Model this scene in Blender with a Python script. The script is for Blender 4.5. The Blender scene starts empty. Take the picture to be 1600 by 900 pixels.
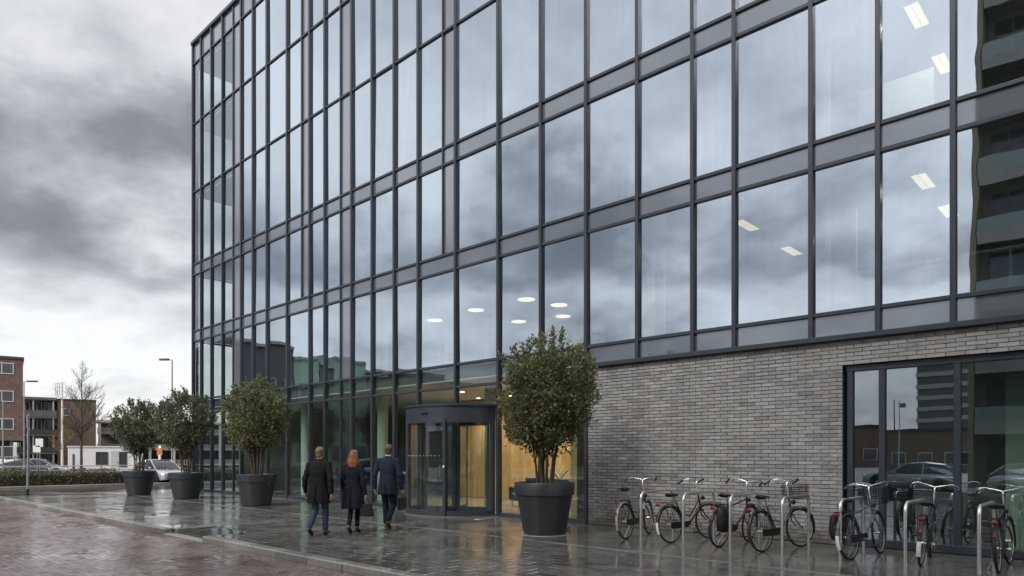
import bpy, math, random
import numpy as np
from mathutils import Vector, Matrix, Euler
random.seed(7); RNG = np.random.default_rng(11)
C = bpy.context.scene.collection
SC = bpy.context.scene
R = math.radians

# ------------------------------------------------------------------ camera
EYE = 1.62; F = 1066.67; HOR = 712.0           # focal length in pixels of a 1600 px wide frame, horizon row
cam_d = bpy.data.cameras.new('camera'); cam = bpy.data.objects.new('camera', cam_d); C.objects.link(cam)
cam.location = (0, 0, EYE); cam.rotation_euler = (R(90), 0, 0)
cam_d.sensor_width = 36.0; cam_d.lens = 24.0; cam_d.shift_y = (HOR-450)/1600.0
cam_d.clip_start = 0.1; cam_d.clip_end = 4000
SC.camera = cam

# ------------------------------------------------------------------ sky
world = bpy.data.worlds.new('World'); SC.world = world; world.use_nodes = True
nt = world.node_tree; nt.nodes.clear()
def wn(t, **k):
    n = nt.nodes.new(t)
    for a, b in k.items(): setattr(n, a, b)
    return n
SUN_EL, SUN_AZ = 40.0, 215.0
sky = wn('ShaderNodeTexSky', sky_type='NISHITA', sun_disc=False)
sky.sun_elevation = R(SUN_EL); sky.sun_rotation = R(SUN_AZ)
tc = wn('ShaderNodeTexCoord'); sep = wn('ShaderNodeSeparateXYZ'); nt.links.new(tc.outputs['Generated'], sep.inputs[0])
def wmath(op, a, b=None, clamp=False):
    n = wn('ShaderNodeMath', operation=op, use_clamp=clamp)
    for i, q in enumerate((a, b)):
        if q is None: continue
        if hasattr(q, 'is_linked'): nt.links.new(q, n.inputs[i])
        else: n.inputs[i].default_value = q
    return n.outputs[0]
zz = wmath('ADD', wmath('MAXIMUM', sep.outputs[2], 0.0), 0.30)
px_ = wmath('DIVIDE', sep.outputs[0], zz); py_ = wmath('DIVIDE', sep.outputs[1], zz)
comb = wn('ShaderNodeCombineXYZ'); nt.links.new(px_, comb.inputs[0]); nt.links.new(py_, comb.inputs[1])
def wnoise(scale, detail, rough, dist, off):
    m = wn('ShaderNodeMapping'); m.inputs['Location'].default_value = off
    nt.links.new(comb.outputs[0], m.inputs[0])
    n = wn('ShaderNodeTexNoise'); n.inputs['Scale'].default_value = scale; n.inputs['Detail'].default_value = detail
    n.inputs['Roughness'].default_value = rough; n.inputs['Distortion'].default_value = dist
    nt.links.new(m.outputs[0], n.inputs['Vector']); return n.outputs[0]
n1 = wnoise(0.75, 10, 0.55, 0.05, (5.5, 4.2, 3.0))
n2 = wnoise(2.4, 9, 0.52, 0.12, (0.3, 5.2, 1.4))
n3 = wnoise(6.5, 9, 0.58, 0.1, (2.7, 8.1, 4.4))
bias = wn('ShaderNodeValToRGB'); cr = bias.color_ramp; cr.interpolation = 'EASE'
for i, (p, v) in enumerate([(0.0, .72), (.15, .84), (.205, .78), (.245, .46), (.33, .57), (.43, .84), (1.0, .92)]):
    e = cr.elements[i] if i < 2 else cr.elements.new(p)
    e.position = p; e.color = (v, v, v, 1)
warp = wmath('MULTIPLY', wmath('ADD', wmath('SUBTRACT', n1, 0.5), wmath('MULTIPLY', wmath('SUBTRACT', n2, .5), .5)), 0.34)
nt.links.new(wmath('ADD', sep.outputs[2], warp), bias.inputs[0])
val = wmath('ADD', wmath('MULTIPLY', wmath('SUBTRACT', n1, .5), 1.5), wmath('MULTIPLY', wmath('SUBTRACT', n2, .5), 1.15))
val = wmath('ADD', val, wmath('MULTIPLY', wmath('SUBTRACT', n3, .5), .42))
val = wmath('MULTIPLY', wmath('ADD', val, bias.outputs[0]), 1.0)
ramp = wn('ShaderNodeValToRGB'); cr = ramp.color_ramp
for i, (p, c) in enumerate([(.12, (.088,.092,.101)), (.36, (.128,.133,.145)), (.54, (.222,.228,.240)), (.72, (.345,.350,.360)), (.95, (.455,.458,.462))]):
    e = cr.elements[i] if i < 2 else cr.elements.new(p)
    e.position = p; e.color = (*c, 1)
nt.links.new(val, ramp.inputs[0])
skb = wn('ShaderNodeMix', data_type='RGBA', blend_type='MULTIPLY'); skb.inputs[0].default_value = 1
nt.links.new(sky.outputs[0], skb.inputs[6]); skb.inputs[7].default_value = (.09, .09, .09, 1)
mx = wn('ShaderNodeMix', data_type='RGBA'); mx.inputs[0].default_value = .94
nt.links.new(skb.outputs[2], mx.inputs[6]); nt.links.new(ramp.outputs[0], mx.inputs[7])
bg = wn('ShaderNodeBackground'); bg.inputs[1].default_value = 1.0
nt.links.new(mx.outputs[2], bg.inputs[0])
wo = wn('ShaderNodeOutputWorld'); nt.links.new(bg.outputs[0], wo.inputs[0])

# ------------------------------------------------------------------ sun (overcast: weak and very soft)
sl = bpy.data.lights.new('sun', 'SUN'); sl.energy = 1.5; sl.angle = R(35); sl.color = (1, .97, .93)
sun = bpy.data.objects.new('sun', sl); C.objects.link(sun); sun.location = (0, 0, 60)
az = R(SUN_AZ); sd = Vector((math.sin(az)*math.cos(R(SUN_EL)), math.cos(az)*math.cos(R(SUN_EL)), math.sin(R(SUN_EL))))
sun.rotation_euler = sd.to_track_quat('Z', 'Y').to_euler()

SC.view_settings.view_transform = 'Standard'; SC.view_settings.look = 'None'
SC.view_settings.exposure = 1.12; SC.view_settings.gamma = 1.0; SC.view_settings.use_curve_mapping = False
SC.cycles.use_denoising = True
SC.cycles.max_bounces = 10; SC.cycles.transparent_max_bounces = 24; SC.cycles.glossy_bounces = 5
SC.cycles.sample_clamp_indirect = 6.0
try: SC.cycles.denoiser = 'OPENIMAGEDENOISE'
except Exception: pass

# ------------------------------------------------------------------ street frame: s runs along the office facade, n out of it
DX, DY = -0.7295, 0.6840; NX, NY = -0.6840, -0.7295; PX, PY = 1.80, 16.30
ROT = math.atan2(DY, DX)
def W(s, n, z=0.0): return Vector((PX+DX*s+NX*n, PY+DY*s+NY*n, z))
def SN(x, y): return ((x-PX)*DX+(y-PY)*DY, (x-PX)*NX+(y-PY)*NY)
def s_px(x):                                   # where a pixel column meets the facade
    k = (x-800)/F; return (PX-PY*k)/(-DX+DY*k)
def gpt(px, py, z=0.0):                        # pixel of a point standing on level z
    Z = (EYE-z)*F/(py-HOR); return Vector(((px-800)/F*Z, Z, z))
def at(px, Z, z=0.0): return Vector(((px-800)/F*Z, Z, z))
def zpx(py, Z): return EYE+(HOR-py)*Z/F

# ------------------------------------------------------------------ mesh helper
class MB:
    def __init__(s): s.v = []; s.f = []; s.m = []; s.n = 0
    def add(s, vs, fs, mi=0):
        o = s.n
        s.v += [tuple(p) for p in vs]; s.n += len(vs)
        s.f += [tuple(i+o for i in f) for f in fs]; s.m += [mi]*len(fs)
    def box(s, x0, x1, y0, y1, z0, z1, mi=0):
        x0, x1 = min(x0, x1), max(x0, x1); y0, y1 = min(y0, y1), max(y0, y1); z0, z1 = min(z0, z1), max(z0, z1)
        s.add([(x0,y0,z0),(x1,y0,z0),(x1,y1,z0),(x0,y1,z0),(x0,y0,z1),(x1,y0,z1),(x1,y1,z1),(x0,y1,z1)],
              [(0,3,2,1),(4,5,6,7),(0,1,5,4),(1,2,6,5),(2,3,7,6),(3,0,4,7)], mi)
        return s
    def bbox(s, x0, x1, y0, y1, z0, z1, b=0.01, mi=0):          # box with chamfered edges
        c = ((x0+x1)/2, (y0+y1)/2, (z0+z1)/2); h = (abs(x1-x0)/2, abs(y1-y0)/2, abs(z1-z0)/2)
        b = min(b, min(h)*.9); vs = []
        for sx in (-1,1):
            for sy in (-1,1):
                for sz in (-1,1):
                    for a in range(3):
                        p = [h[0]-b, h[1]-b, h[2]-b]; p[a] += b
                        vs.append((c[0]+sx*p[0], c[1]+sy*p[1], c[2]+sz*p[2]))
        idx = lambda sx, sy, sz, a: ((sx*2+sy)*2+sz)*3+a
        fs = []
        for k in (0,1):
            fs.append([idx(k,0,0,0), idx(k,1,0,0), idx(k,1,1,0), idx(k,0,1,0)][::(1 if k else -1)])
            fs.append([idx(0,k,0,1), idx(0,k,1,1), idx(1,k,1,1), idx(1,k,0,1)][::(1 if k else -1)])
            fs.append([idx(0,0,k,2), idx(1,0,k,2), idx(1,1,k,2), idx(0,1,k,2)][::(1 if k else -1)])
        for i in (0,1):
            for j in (0,1):
                fs.append([idx(0,i,j,1), idx(1,i,j,1), idx(1,i,j,2), idx(0,i,j,2)])
                fs.append([idx(i,0,j,0), idx(i,1,j,0), idx(i,1,j,2), idx(i,0,j,2)])
                fs.append([idx(i,j,0,0), idx(i,j,1,0), idx(i,j,1,1), idx(i,j,0,1)])
                for k in (0,1): fs.append([idx(i,j,k,0), idx(i,j,k,1), idx(i,j,k,2)])
        s.add(vs, fs, mi); s.fixn = True
        return s
    def prism(s, poly, z0, z1, mi=0):
        n = len(poly)
        s.add([(x,y,z0) for x,y in poly]+[(x,y,z1) for x,y in poly],
              [tuple(range(n))[::-1], tuple(range(n,2*n))]+[(i,(i+1)%n,(i+1)%n+n,i+n) for i in range(n)], mi)
        return s
    def tube(s, pts, r, seg=8, closed=False, cap=True, mi=0, flat=1.0):
        pts = [Vector(p) for p in pts]; n = len(pts)
        rs = [r]*n if not hasattr(r, '__len__') else list(r)
        T = []
        for i in range(n):
            a = pts[(i-1)%n] if (closed or i>0) else pts[i]; b = pts[(i+1)%n] if (closed or i<n-1) else pts[i]
            t = (b-a); T.append(t.normalized() if t.length>1e-9 else Vector((0,0,1)))
        up = Vector((0,0,1)) if abs(T[0].z)<.9 else Vector((1,0,0))
        u = T[0].cross(up).normalized(); vs = []
        for i in range(n):
            u = (u-T[i]*u.dot(T[i])).normalized(); w = T[i].cross(u)
            for k in range(seg):
                a = 2*math.pi*k/seg
                vs.append(pts[i]+u*math.cos(a)*rs[i]+w*math.sin(a)*rs[i]*flat)
        fs = []; m = n if closed else n-1
        for i in range(m):
            j = (i+1)%n
            for k in range(seg):
                fs.append((i*seg+k, i*seg+(k+1)%seg, j*seg+(k+1)%seg, j*seg+k))
        if cap and not closed:
            fs.append(tuple(range(seg))[::-1]); fs.append(tuple((n-1)*seg+k for k in range(seg)))
        s.add(vs, fs, mi); return s
    def lathe(s, prof, seg=24, c=(0,0,0), mi=0, mat=None):
        vs = []; fs = []; n = len(prof)
        for r_, z_ in prof:
            for k in range(seg):
                a = 2*math.pi*k/seg; p = Vector((r_*math.cos(a), r_*math.sin(a), z_))
                if mat is not None: p = mat @ p
                vs.append(p+Vector(c))
        for i in range(n-1):
            for k in range(seg): fs.append((i*seg+k, i*seg+(k+1)%seg, (i+1)*seg+(k+1)%seg, (i+1)*seg+k))
        if prof[0][0] > 1e-6: fs.append(tuple(range(seg))[::-1])
        if prof[-1][0] > 1e-6: fs.append(tuple((n-1)*seg+k for k in range(seg)))
        s.add(vs, fs, mi); return s
    def torus(s, c, R_, r_, axis='y', seg=40, sec=8, mi=0, a0=0, a1=2*math.pi, flat=1.0):
        closed = abs(a1-a0) > 6.28; n = seg if closed else seg+1; pts = []
        for i in range(n):
            a = a0+(a1-a0)*i/seg
            p = (R_*math.cos(a), 0, R_*math.sin(a)) if axis=='y' else (R_*math.cos(a), R_*math.sin(a), 0)
            pts.append(Vector(c)+Vector(p))
        return s.tube(pts, r_, sec, closed, True, mi, flat)
    def loft(s, rings, cap=True, mi=0):
        k = len(rings[0]); vs = [p for r_ in rings for p in r_]; fs = []
        for i in range(len(rings)-1):
            for j in range(k): fs.append((i*k+j, i*k+(j+1)%k, (i+1)*k+(j+1)%k, (i+1)*k+j))
        if cap: fs.append(tuple(range(k))[::-1]); fs.append(tuple((len(rings)-1)*k+j for j in range(k)))
        s.add(vs, fs, mi); return s
    def ell(s, c, r_, rot=None, seg=14, rings=9, mi=0):
        vs = []; fs = []
        q = rot.to_matrix() if rot is not None else Matrix.Identity(3)
        for i in range(rings+1):
            t = math.pi*i/rings
            for k in range(seg):
                a = 2*math.pi*k/seg
                p = Vector((r_[0]*math.sin(t)*math.cos(a), r_[1]*math.sin(t)*math.sin(a), -r_[2]*math.cos(t)))
                vs.append(q@p+Vector(c))
        for i in range(rings):
            for k in range(seg): fs.append((i*seg+k, i*seg+(k+1)%seg, (i+1)*seg+(k+1)%seg, (i+1)*seg+k))
        s.add(vs, fs, mi); return s
    def cap(s, p0, p1, r0, r1, seg=10):                         # tapered capsule
        p0 = Vector(p0); p1 = Vector(p1); d = p1-p0; L = d.length; q = d.to_track_quat('Z','Y').to_matrix()
        prof = [(r0*math.sin(t), -r0*math.cos(t)) for t in (0.02, .5, 1.0, 1.5)]+[(r1*math.cos(t), L+r1*math.sin(t)) for t in (.07, .55, 1.05, 1.55)]
        return s.lathe(prof, seg, p0, mat=q)
    def mesh(s, name, smooth=0):
        me = bpy.data.meshes.new(name); me.from_pydata(s.v, [], s.f)
        if any(s.m): me.polygons.foreach_set('material_index', s.m)
        if getattr(s, 'fixn', False):
            import bmesh
            bm = bmesh.new(); bm.from_mesh(me); bmesh.ops.recalc_face_normals(bm, faces=bm.faces[:]); bm.to_mesh(me); bm.free()
        if smooth:
            me.polygons.foreach_set('use_smooth', [True]*len(me.polygons))
            if smooth < 180: me.set_sharp_from_angle(angle=R(smooth))
        me.update(); return me
    def build(s, name, mats, parent=None, smooth=0, loc=None, rz=None):
        return mkobj(name, s.mesh(name, smooth), mats, parent, loc, rz)
def mkobj(name, me, mats, parent=None, loc=None, rz=None):
    if mats is not None and len(me.materials) == 0:
        for m in (mats if isinstance(mats, (list, tuple)) else [mats]): me.materials.append(m)
    o = bpy.data.objects.new(name, me); C.objects.link(o)
    if parent is not None: o.parent = parent
    if loc is not None: o.location = loc
    if rz is not None: o.rotation_euler = (0, 0, rz)
    return o
def empty(name, loc=(0,0,0), rz=0.0):
    o = bpy.data.objects.new(name, None); C.objects.link(o); o.location = loc; o.rotation_euler = (0,0,rz); o.empty_display_size = .2
    return o
def tag(o, label, cat, group=None):
    o['label'] = label; o['category'] = cat
    if group: o['group'] = group
    return o
def struct(o): o['kind'] = 'structure'; return o
def stuff(o): o['kind'] = 'stuff'; return o
def copy_tree(o, parent=None):
    c = o.copy(); C.objects.link(c)
    if parent is not None: c.parent = parent
    for ch in list(o.children): copy_tree(ch, c)
    return c
def npmesh(name, V, Fq, mats, parent=None, loc=None, rz=None):   # V (n,3), Fq (m,k) arrays
    me = bpy.data.meshes.new(name); m, k = Fq.shape
    me.vertices.add(len(V)); me.vertices.foreach_set('co', np.asarray(V, np.float32).ravel())
    me.loops.add(m*k); me.loops.foreach_set('vertex_index', Fq.astype(np.int32).ravel())
    me.polygons.add(m); me.polygons.foreach_set('loop_start', np.arange(0, m*k, k, dtype=np.int32))
    try: me.polygons.foreach_set('loop_total', np.full(m, k, np.int32))
    except Exception: pass
    me.update(calc_edges=True); me.validate(); me.polygons.foreach_set('use_smooth', [False]*len(me.polygons)); me.update()
    return mkobj(name, me, mats, parent, loc, rz)

# ------------------------------------------------------------------ materials
class NT:
    def __init__(s, name):
        s.mat = bpy.data.materials.new(name); s.mat.use_nodes = True; s.t = s.mat.node_tree; s.t.nodes.clear()
        s.out = s.new('ShaderNodeOutputMaterial')
    def new(s, t, **k):
        n = s.t.nodes.new(t)
        for a, b in k.items(): setattr(n, a, b)
        return n
    def put(s, sock, v):
        if hasattr(v, 'is_linked') and hasattr(v, 'node'): s.t.links.new(v, sock)
        else:
            if hasattr(sock.default_value, '__len__') and hasattr(v, '__len__') and len(v) == 3 and len(sock.default_value) == 4: v = (*v, 1)
            sock.default_value = v
    def math(s, op, a, b=0.0, clamp=False):
        n = s.new('ShaderNodeMath', operation=op, use_clamp=clamp); s.put(n.inputs[0], a); s.put(n.inputs[1], b); return n.outputs[0]
    def coord(s, kind='Object', scale=None, jitter=True):
        tc = s.new('ShaderNodeTexCoord'); v = tc.outputs[kind]
        if jitter:
            oi = s.new('ShaderNodeObjectInfo'); m = s.new('ShaderNodeVectorMath', operation='ADD')
            s.put(m.inputs[0], v); c = s.new('ShaderNodeCombineXYZ')
            for i in range(3): s.put(c.inputs[i], s.math('MULTIPLY', oi.outputs['Random'], (17.0, 31.0, 13.0)[i]))
            s.put(m.inputs[1], c.outputs[0]); v = m.outputs[0]
        if scale is not None:
            m = s.new('ShaderNodeMapping'); m.inputs['Scale'].default_value = scale; s.put(m.inputs[0], v); v = m.outputs[0]
        return v
    def noise(s, vec, scale, detail=4, rough=.55, dist=0):
        n = s.new('ShaderNodeTexNoise'); s.put(n.inputs['Vector'], vec); n.inputs['Scale'].default_value = scale
        n.inputs['Detail'].default_value = detail; n.inputs['Roughness'].default_value = rough; n.inputs['Distortion'].default_value = dist
        return n.outputs[0]
    def rng(s, v, a, b, c, d):
        n = s.new('ShaderNodeMapRange'); s.put(n.inputs[0], v)
        for i, q in enumerate((a, b, c, d)): n.inputs[i+1].default_value = q
        return n.outputs[0]
    def mix(s, f, a, b, blend='MIX'):
        n = s.new('ShaderNodeMix', data_type='RGBA', blend_type=blend); s.put(n.inputs[0], f); s.put(n.inputs[6], a); s.put(n.inputs[7], b); return n.outputs[2]
    def bsdf(s, col, rough, metal=0.0, spec=.5, normal=None, **extra):
        b = s.new('ShaderNodeBsdfPrincipled'); s.put(b.inputs['Base Color'], col); s.put(b.inputs['Roughness'], rough)
        s.put(b.inputs['Metallic'], metal); s.put(b.inputs['Specular IOR Level'], spec)
        if normal is not None: s.put(b.inputs['Normal'], normal)
        for k, v in extra.items(): s.put(b.inputs[k], v)
        return b
    def bump(s, h, strength, dist=.01):
        n = s.new('ShaderNodeBump'); s.put(n.inputs['Height'], h); n.inputs['Strength'].default_value = strength; n.inputs['Distance'].default_value = dist
        return n.outputs[0]
    def end(s, sh): s.t.links.new(sh.outputs[0] if hasattr(sh, 'outputs') else sh, s.out.inputs[0]); return s.mat
def M(name, col, rough=.5, metal=0.0, var=.18, scale=6.0, bump=0.0, bscale=60.0, spec=.5, rvar=.1, island=0.0, objv=0.0, **extra):
    g = NT(name); v = g.coord()
    f = g.rng(g.noise(v, scale, 6, .6), .3, .7, 1-var, 1+var)
    if island or objv:
        if island:
            ge = g.new('ShaderNodeNewGeometry'); f = g.math('MULTIPLY', f, g.rng(ge.outputs['Random Per Island'], 0, 1, 1-island, 1+island))
        if objv:
            oi = g.new('ShaderNodeObjectInfo'); f = g.math('MULTIPLY', f, g.rng(oi.outputs['Random'], 0, 1, 1-objv, 1+objv))
    c = g.mix(1.0, col, g_rgb(g, f), 'MULTIPLY')
    ro = g.rng(g.noise(v, scale*1.7, 4), .3, .7, max(.02, rough-rvar), min(1, rough+rvar))
    nrm = g.bump(g.noise(v, bscale, 5, .65), bump) if bump else None
    return g.end(g.bsdf(c, ro, metal, spec, nrm, **extra))
def g_rgb(g, f):
    c = g.new('ShaderNodeCombineXYZ')
    for i in range(3): g.put(c.inputs[i], f)
    return c.outputs[0]
def glass(name, refl, tint, grazing=.45, wav=.02):
    g = NT(name); v = g.coord()
    nrm = g.bump(g.noise(v, .9, 2, .4), wav, .05)
    lw = g.new('ShaderNodeLayerWeight'); lw.inputs[0].default_value = .45
    fac = g.math('ADD', refl, g.math('MULTIPLY', g.math('POWER', lw.outputs['Facing'], 2.2), grazing), True)
    tr = g.new('ShaderNodeBsdfTransparent'); tr.inputs[0].default_value = (*tint, 1)
    gl = g.new('ShaderNodeBsdfGlossy'); gl.inputs['Roughness'].default_value = .0; gl.inputs[0].default_value = (.80, .90, 1.0, 1)
    g.put(gl.inputs['Normal'], nrm)
    oi = g.new('ShaderNodeObjectInfo'); stv = g.coord('Object', (9, 9, .5)); f_ = g.math('MULTIPLY', g.rng(oi.outputs['Random'], 0, 1, .88, 1.05), g.rng(g.noise(stv, 1.0, 4, .6), .35, .7, .965, 1.01))
    g.put(gl.inputs[0], g.mix(1, (.80, .90, 1.0, 1), g_rgb(g, f_), 'MULTIPLY'))
    m = g.new('ShaderNodeMixShader'); g.put(m.inputs[0], fac); g.put(m.inputs[1], tr.outputs[0]); g.put(m.inputs[2], gl.outputs[0])
    return g.end(m)
def panel(name, col, refl, grazing=.35, tint=(.90,.93,1.0)):
    g = NT(name); v = g.coord(); f = g.rng(g.noise(v, .7, 3), .3, .7, .9, 1.1); oi = g.new('ShaderNodeObjectInfo'); f = g.math('MULTIPLY', f, g.rng(oi.outputs['Random'], 0, 1, .85, 1.15))
    b = g.bsdf(g.mix(1, col, g_rgb(g, f), 'MULTIPLY'), .5, 0, .3)
    lw = g.new('ShaderNodeLayerWeight'); lw.inputs[0].default_value = .45
    fac = g.math('ADD', refl, g.math('MULTIPLY', g.math('POWER', lw.outputs['Facing'], 2.2), grazing), True)
    gl = g.new('ShaderNodeBsdfGlossy'); gl.inputs['Roughness'].default_value = .03; gl.inputs[0].default_value = (*tint, 1)
    m = g.new('ShaderNodeMixShader'); g.put(m.inputs[0], fac); g.put(m.inputs[1], b.outputs[0]); g.put(m.inputs[2], gl.outputs[0]); return g.end(m)
def clear(name, tint):
    g = NT(name); tr = g.new('ShaderNodeBsdfTransparent'); n = g.noise(g.coord(), 1.5, 2)
    g.put(tr.inputs[0], g.mix(n, tint, tuple(min(1, c*1.04) for c in tint))); return g.end(tr)
def emit(name, col, strength):
    g = NT(name); e = g.new('ShaderNodeEmission'); e.inputs[0].default_value = (*col, 1)
    g.put(e.inputs[1], g.rng(g.noise(g.coord(), 3, 2), .3, .7, strength*.92, strength*1.05)); return g.end(e)
def wet(name, c0, c1, rl, rh, island=.25, objv=0.0, bump=.25, pscale=.55, dirt=None):
    """stone under a film of rain: colour per stone, gloss following shallow puddles"""
    g = NT(name); v = g.coord('Object', None, True)
    geo = g.new('ShaderNodeNewGeometry'); pos = geo.outputs['Position']
    rnd = geo.outputs['Random Per Island']
    if objv:
        oi = g.new('ShaderNodeObjectInfo'); rnd = oi.outputs['Random']
    col = g.mix(rnd, c0, c1)
    f = g.rng(g.noise(pos, 9, 6, .65), .3, .7, .78, 1.22); col = g.mix(1, col, g_rgb(g, f), 'MULTIPLY')
    big = g.noise(pos, pscale, 5, .6, .4)
    f2 = g.rng(big, .35, .65, 1.12, .84); col = g.mix(1, col, g_rgb(g, f2), 'MULTIPLY')
    ro = g.math('ADD', g.rng(big, .36, .62, rh, rl), g.rng(g.noise(pos, 26, 4, .6), .3, .7, -.03, .04))
    ro = g.math('MAXIMUM', ro, .04)
    h = g.noise(pos, 34, 5, .62); nrm = g.bump(h, bump, .006)
    return g.end(g.bsdf(col, ro, 0, 1.0, nrm))

M_frame = M('anthracite_frame', (.033, .041, .054), .38, .0, .12, 2.0, rvar=.06)
M_span_old = M('spandrel_glass', (.085, .088, .105), .09, 0, .10, .7, spec=1.0, rvar=.03, objv=.10, **{'Coat Weight': .8, 'Coat Roughness': .03})
M_span2_old = M('parapet_panel', (.12, .12, .14), .14, 0, .10, .7, spec=.9, rvar=.03, objv=.10)
M_span = panel('spandrel_panel', (.105,.116,.138), .20, .3, (.80,.90,1.0))
M_span2 = panel('infill_panel', (.12,.125,.14), .24, .3, (.84,.9,1.0))
M_glass = glass('curtain_glass', .74, (.62, .74, .74), .24, .05)
M_cglass = glass('corner_glass', .26, (.89, .95, .93), .30)
M_gglass = glass('ground_glass', .14, (.76, .85, .82), .45)
M_wglass = glass('window_glass', .36, (.74, .84, .77), .30)
M_eglass = glass('end_glass', .06, (.93, .97, .96), .2)
M_dglass = glass('door_glass', .04, (.92, .95, .93), .25)
M_clear = clear('glass_inside', (.97, .99, .98))
def brick_mat(name, per_obj):
    g = NT(name); v = g.coord(); geo = g.new('ShaderNodeNewGeometry'); pos = geo.outputs['Position']; oi = g.new('ShaderNodeObjectInfo')
    r = oi.outputs['Random'] if per_obj else geo.outputs['Random Per Island']
    col = g.mix(g.rng(r, 0, 1, 0, 1), (.24, .228, .222), (.41, .392, .380))
    h = g.math('FRACT', g.math('MULTIPLY', r, 7.31)); col = g.mix(g.math('MULTIPLY', h, .45), col, (.36, .365, .37))
    col = g.mix(1, col, g_rgb(g, g.rng(g.noise(v, 22, 6, .6), .3, .7, .86, 1.14)), 'MULTIPLY')
    mp = g.new('ShaderNodeMapping'); mp.inputs['Scale'].default_value = (1.0, 1.0, .28); g.put(mp.inputs[0], pos)
    col = g.mix(1, col, g_rgb(g, g.rng(g.noise(mp.outputs[0], 1.3, 5, .62), .32, .68, .80, 1.10)), 'MULTIPLY')
    sp_ = g.new('ShaderNodeSeparateXYZ'); g.put(sp_.inputs[0], pos)
    foot = g.math('ADD', g.rng(sp_.outputs[2], .05, .50, .75, 0), g.rng(g.noise(pos, 5, 5, .6), .35, .65, -.4, .25)); foot = g.math('MAXIMUM', g.math('MINIMUM', foot, .8), 0)
    col = g.mix(foot, col, (.125, .115, .075))
    return g.end(g.bsdf(col, .72, 0, .3, g.bump(g.noise(v, 90, 5, .65), .4, .01)))
M_brick = brick_mat('grey_brick', False); M_brick_o = brick_mat('grey_brick_piece', True)
M_mortar = M('mortar', (.17, .16, .152), .9, 0, .2, 20, .4, 120)
M_white = M('interior_white', (.62, .64, .63), .7, 0, .05, 2)
M_ceil = M('ceiling_white', (.55, .57, .57), .8, 0, .04, 2)
M_carpet = M('carpet_grey', (.10, .11, .11), .95, 0, .15, 12)
M_inwall = M('interior_wall', (.26, .29, .29), .8, 0, .08, 1.5)
M_green = M('interior_green', (.40, .50, .43), .7, 0, .08, 1.5)
M_wood = M('oak_panel', (.44, .29, .135), .45, 0, .20, 3, objv=.14)
M_dark = M('dark_furniture', (.028, .026, .028), .45, 0, .2, 6)
M_lobbyfloor = M('lobby_tile', (.16, .145, .125), .25, 0, .15, 3)
M_concrete = M('concrete', (.30, .30, .29), .8, 0, .18, 3, .3, 40)
M_steel = M('brushed_steel', (.74, .73, .70), .38, 1.0, .12, 30, .05, 200)
M_galv = M('galvanised_steel', (.36, .37, .38), .45, .8, .15, 20)
M_black = M('black_plastic', (.012, .012, .013), .45, 0, .2, 20)
M_rubber = M('tyre_rubber', (.012, .012, .012), .8, 0, .2, 30)
M_chrome = M('chrome', (.75, .75, .74), .14, 1.0, .06, 20, rvar=.06)
M_red = M('red_reflector', (.22, .010, .012), .2, 0, .1, 30)
M_whitep = M('white_plastic', (.75, .75, .73), .4, 0, .06, 20)
M_leather = M('black_leather', (.010, .010, .011), .42, 0, .2, 30, .2, 150)
M_pot = M('planter_plastic', (.028, .030, .036), .42, 0, .12, 5, .06, 120)
M_soil = M('soil', (.045, .032, .022), .95, 0, .4, 20, .8, 50)
M_bark = M('bark', (.085, .062, .042), .85, 0, .35, 25, .6, 60)
# ================================================================== GROUND
M_ground = M('asphalt_far', (.085, .083, .08), .55, 0, .25, .4, .3, 30, .4, .2)
M_roadbase = wet('wet_klinker_bed', (.055, .036, .033), (.07, .048, .043), .08, .26, bump=.08)
M_klink = wet('wet_red_klinker', (.095, .065, .060), (.175, .126, .115), .09, .30, bump=.07)
M_klink_o = wet('wet_red_klinker_piece', (.095, .065, .060), (.175, .126, .115), .09, .30, objv=1, bump=.07)
M_pavebed = wet('pavement_bed', (.035, .033, .030), (.045, .042, .038), .06, .2, bump=.03)
M_slab = wet('wet_grey_slab', (.080, .075, .069), (.150, .140, .128), .06, .24, bump=.035)
M_slab_o = wet('wet_grey_slab_piece', (.080, .075, .069), (.150, .140, .128), .06, .24, objv=1, bump=.035)
M_kerb = wet('wet_kerb_stone', (.15, .145, .135), (.23, .22, .205), .2, .5, objv=1, bump=.3)
M_path = wet('wet_far_path', (.24, .22, .20), (.28, .26, .24), .3, .6)

gm = MB(); gm.add([(-1600,-1600,-.145),(1600,-1600,-.145),(1600,1600,-.145),(-1600,1600,-.145)], [(0,1,2,3)])
struct(gm.build('ground', M_ground))
rm = MB()
rm.add([(-60,7.42,-.105),(-60,24,-.105),(-22+82,24,-.105),(60,7.42,-.105)], [(0,3,2,1)])
rm.add([(24.3,-60,-.120),(24.3,7.42,-.120),(33.0,7.42,-.120),(33.0,-60,-.120)], [(0,3,2,1)])
road = struct(rm.build('road', M_roadbase, loc=W(0,0), rz=ROT))
for p in road.data.polygons:
    if p.normal.z < 0: p.flip()
pv = MB(); zb_ = -.0045
for a, b, c, d in ((-15,24.2,-.3,6.3),(-15,4.1,6.3,7.22),(5.9,24.2,6.3,7.22)): pv.add([(a,c,zb_),(b,c,zb_),(b,d,zb_),(a,d,zb_)], [(0,1,2,3)])
pv.add([(4.1,6.3,zb_),(5.9,6.3,zb_),(5.9,7.24,-.078),(4.1,7.24,-.078)], [(0,1,2,3)])
pv.add([(4.1,6.3,zb_),(4.1,7.24,-.078),(4.1,7.24,zb_)], [(0,1,2)])
pavement = struct(pv.build('pavement', M_pavebed, loc=W(0,0), rz=ROT))
fp = MB(); fp.box(33.0, 36.5, -30, 26, -.14, 0.0)
struct(fp.build('footpath', M_path, loc=W(0,0), rz=ROT))
ap = MB(); ap.box(-60, 60, 24.0, 29.5, -.14, 0.0)
struct(ap.build('opposite_pavement', M_path, loc=W(0,0), rz=ROT))

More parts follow.
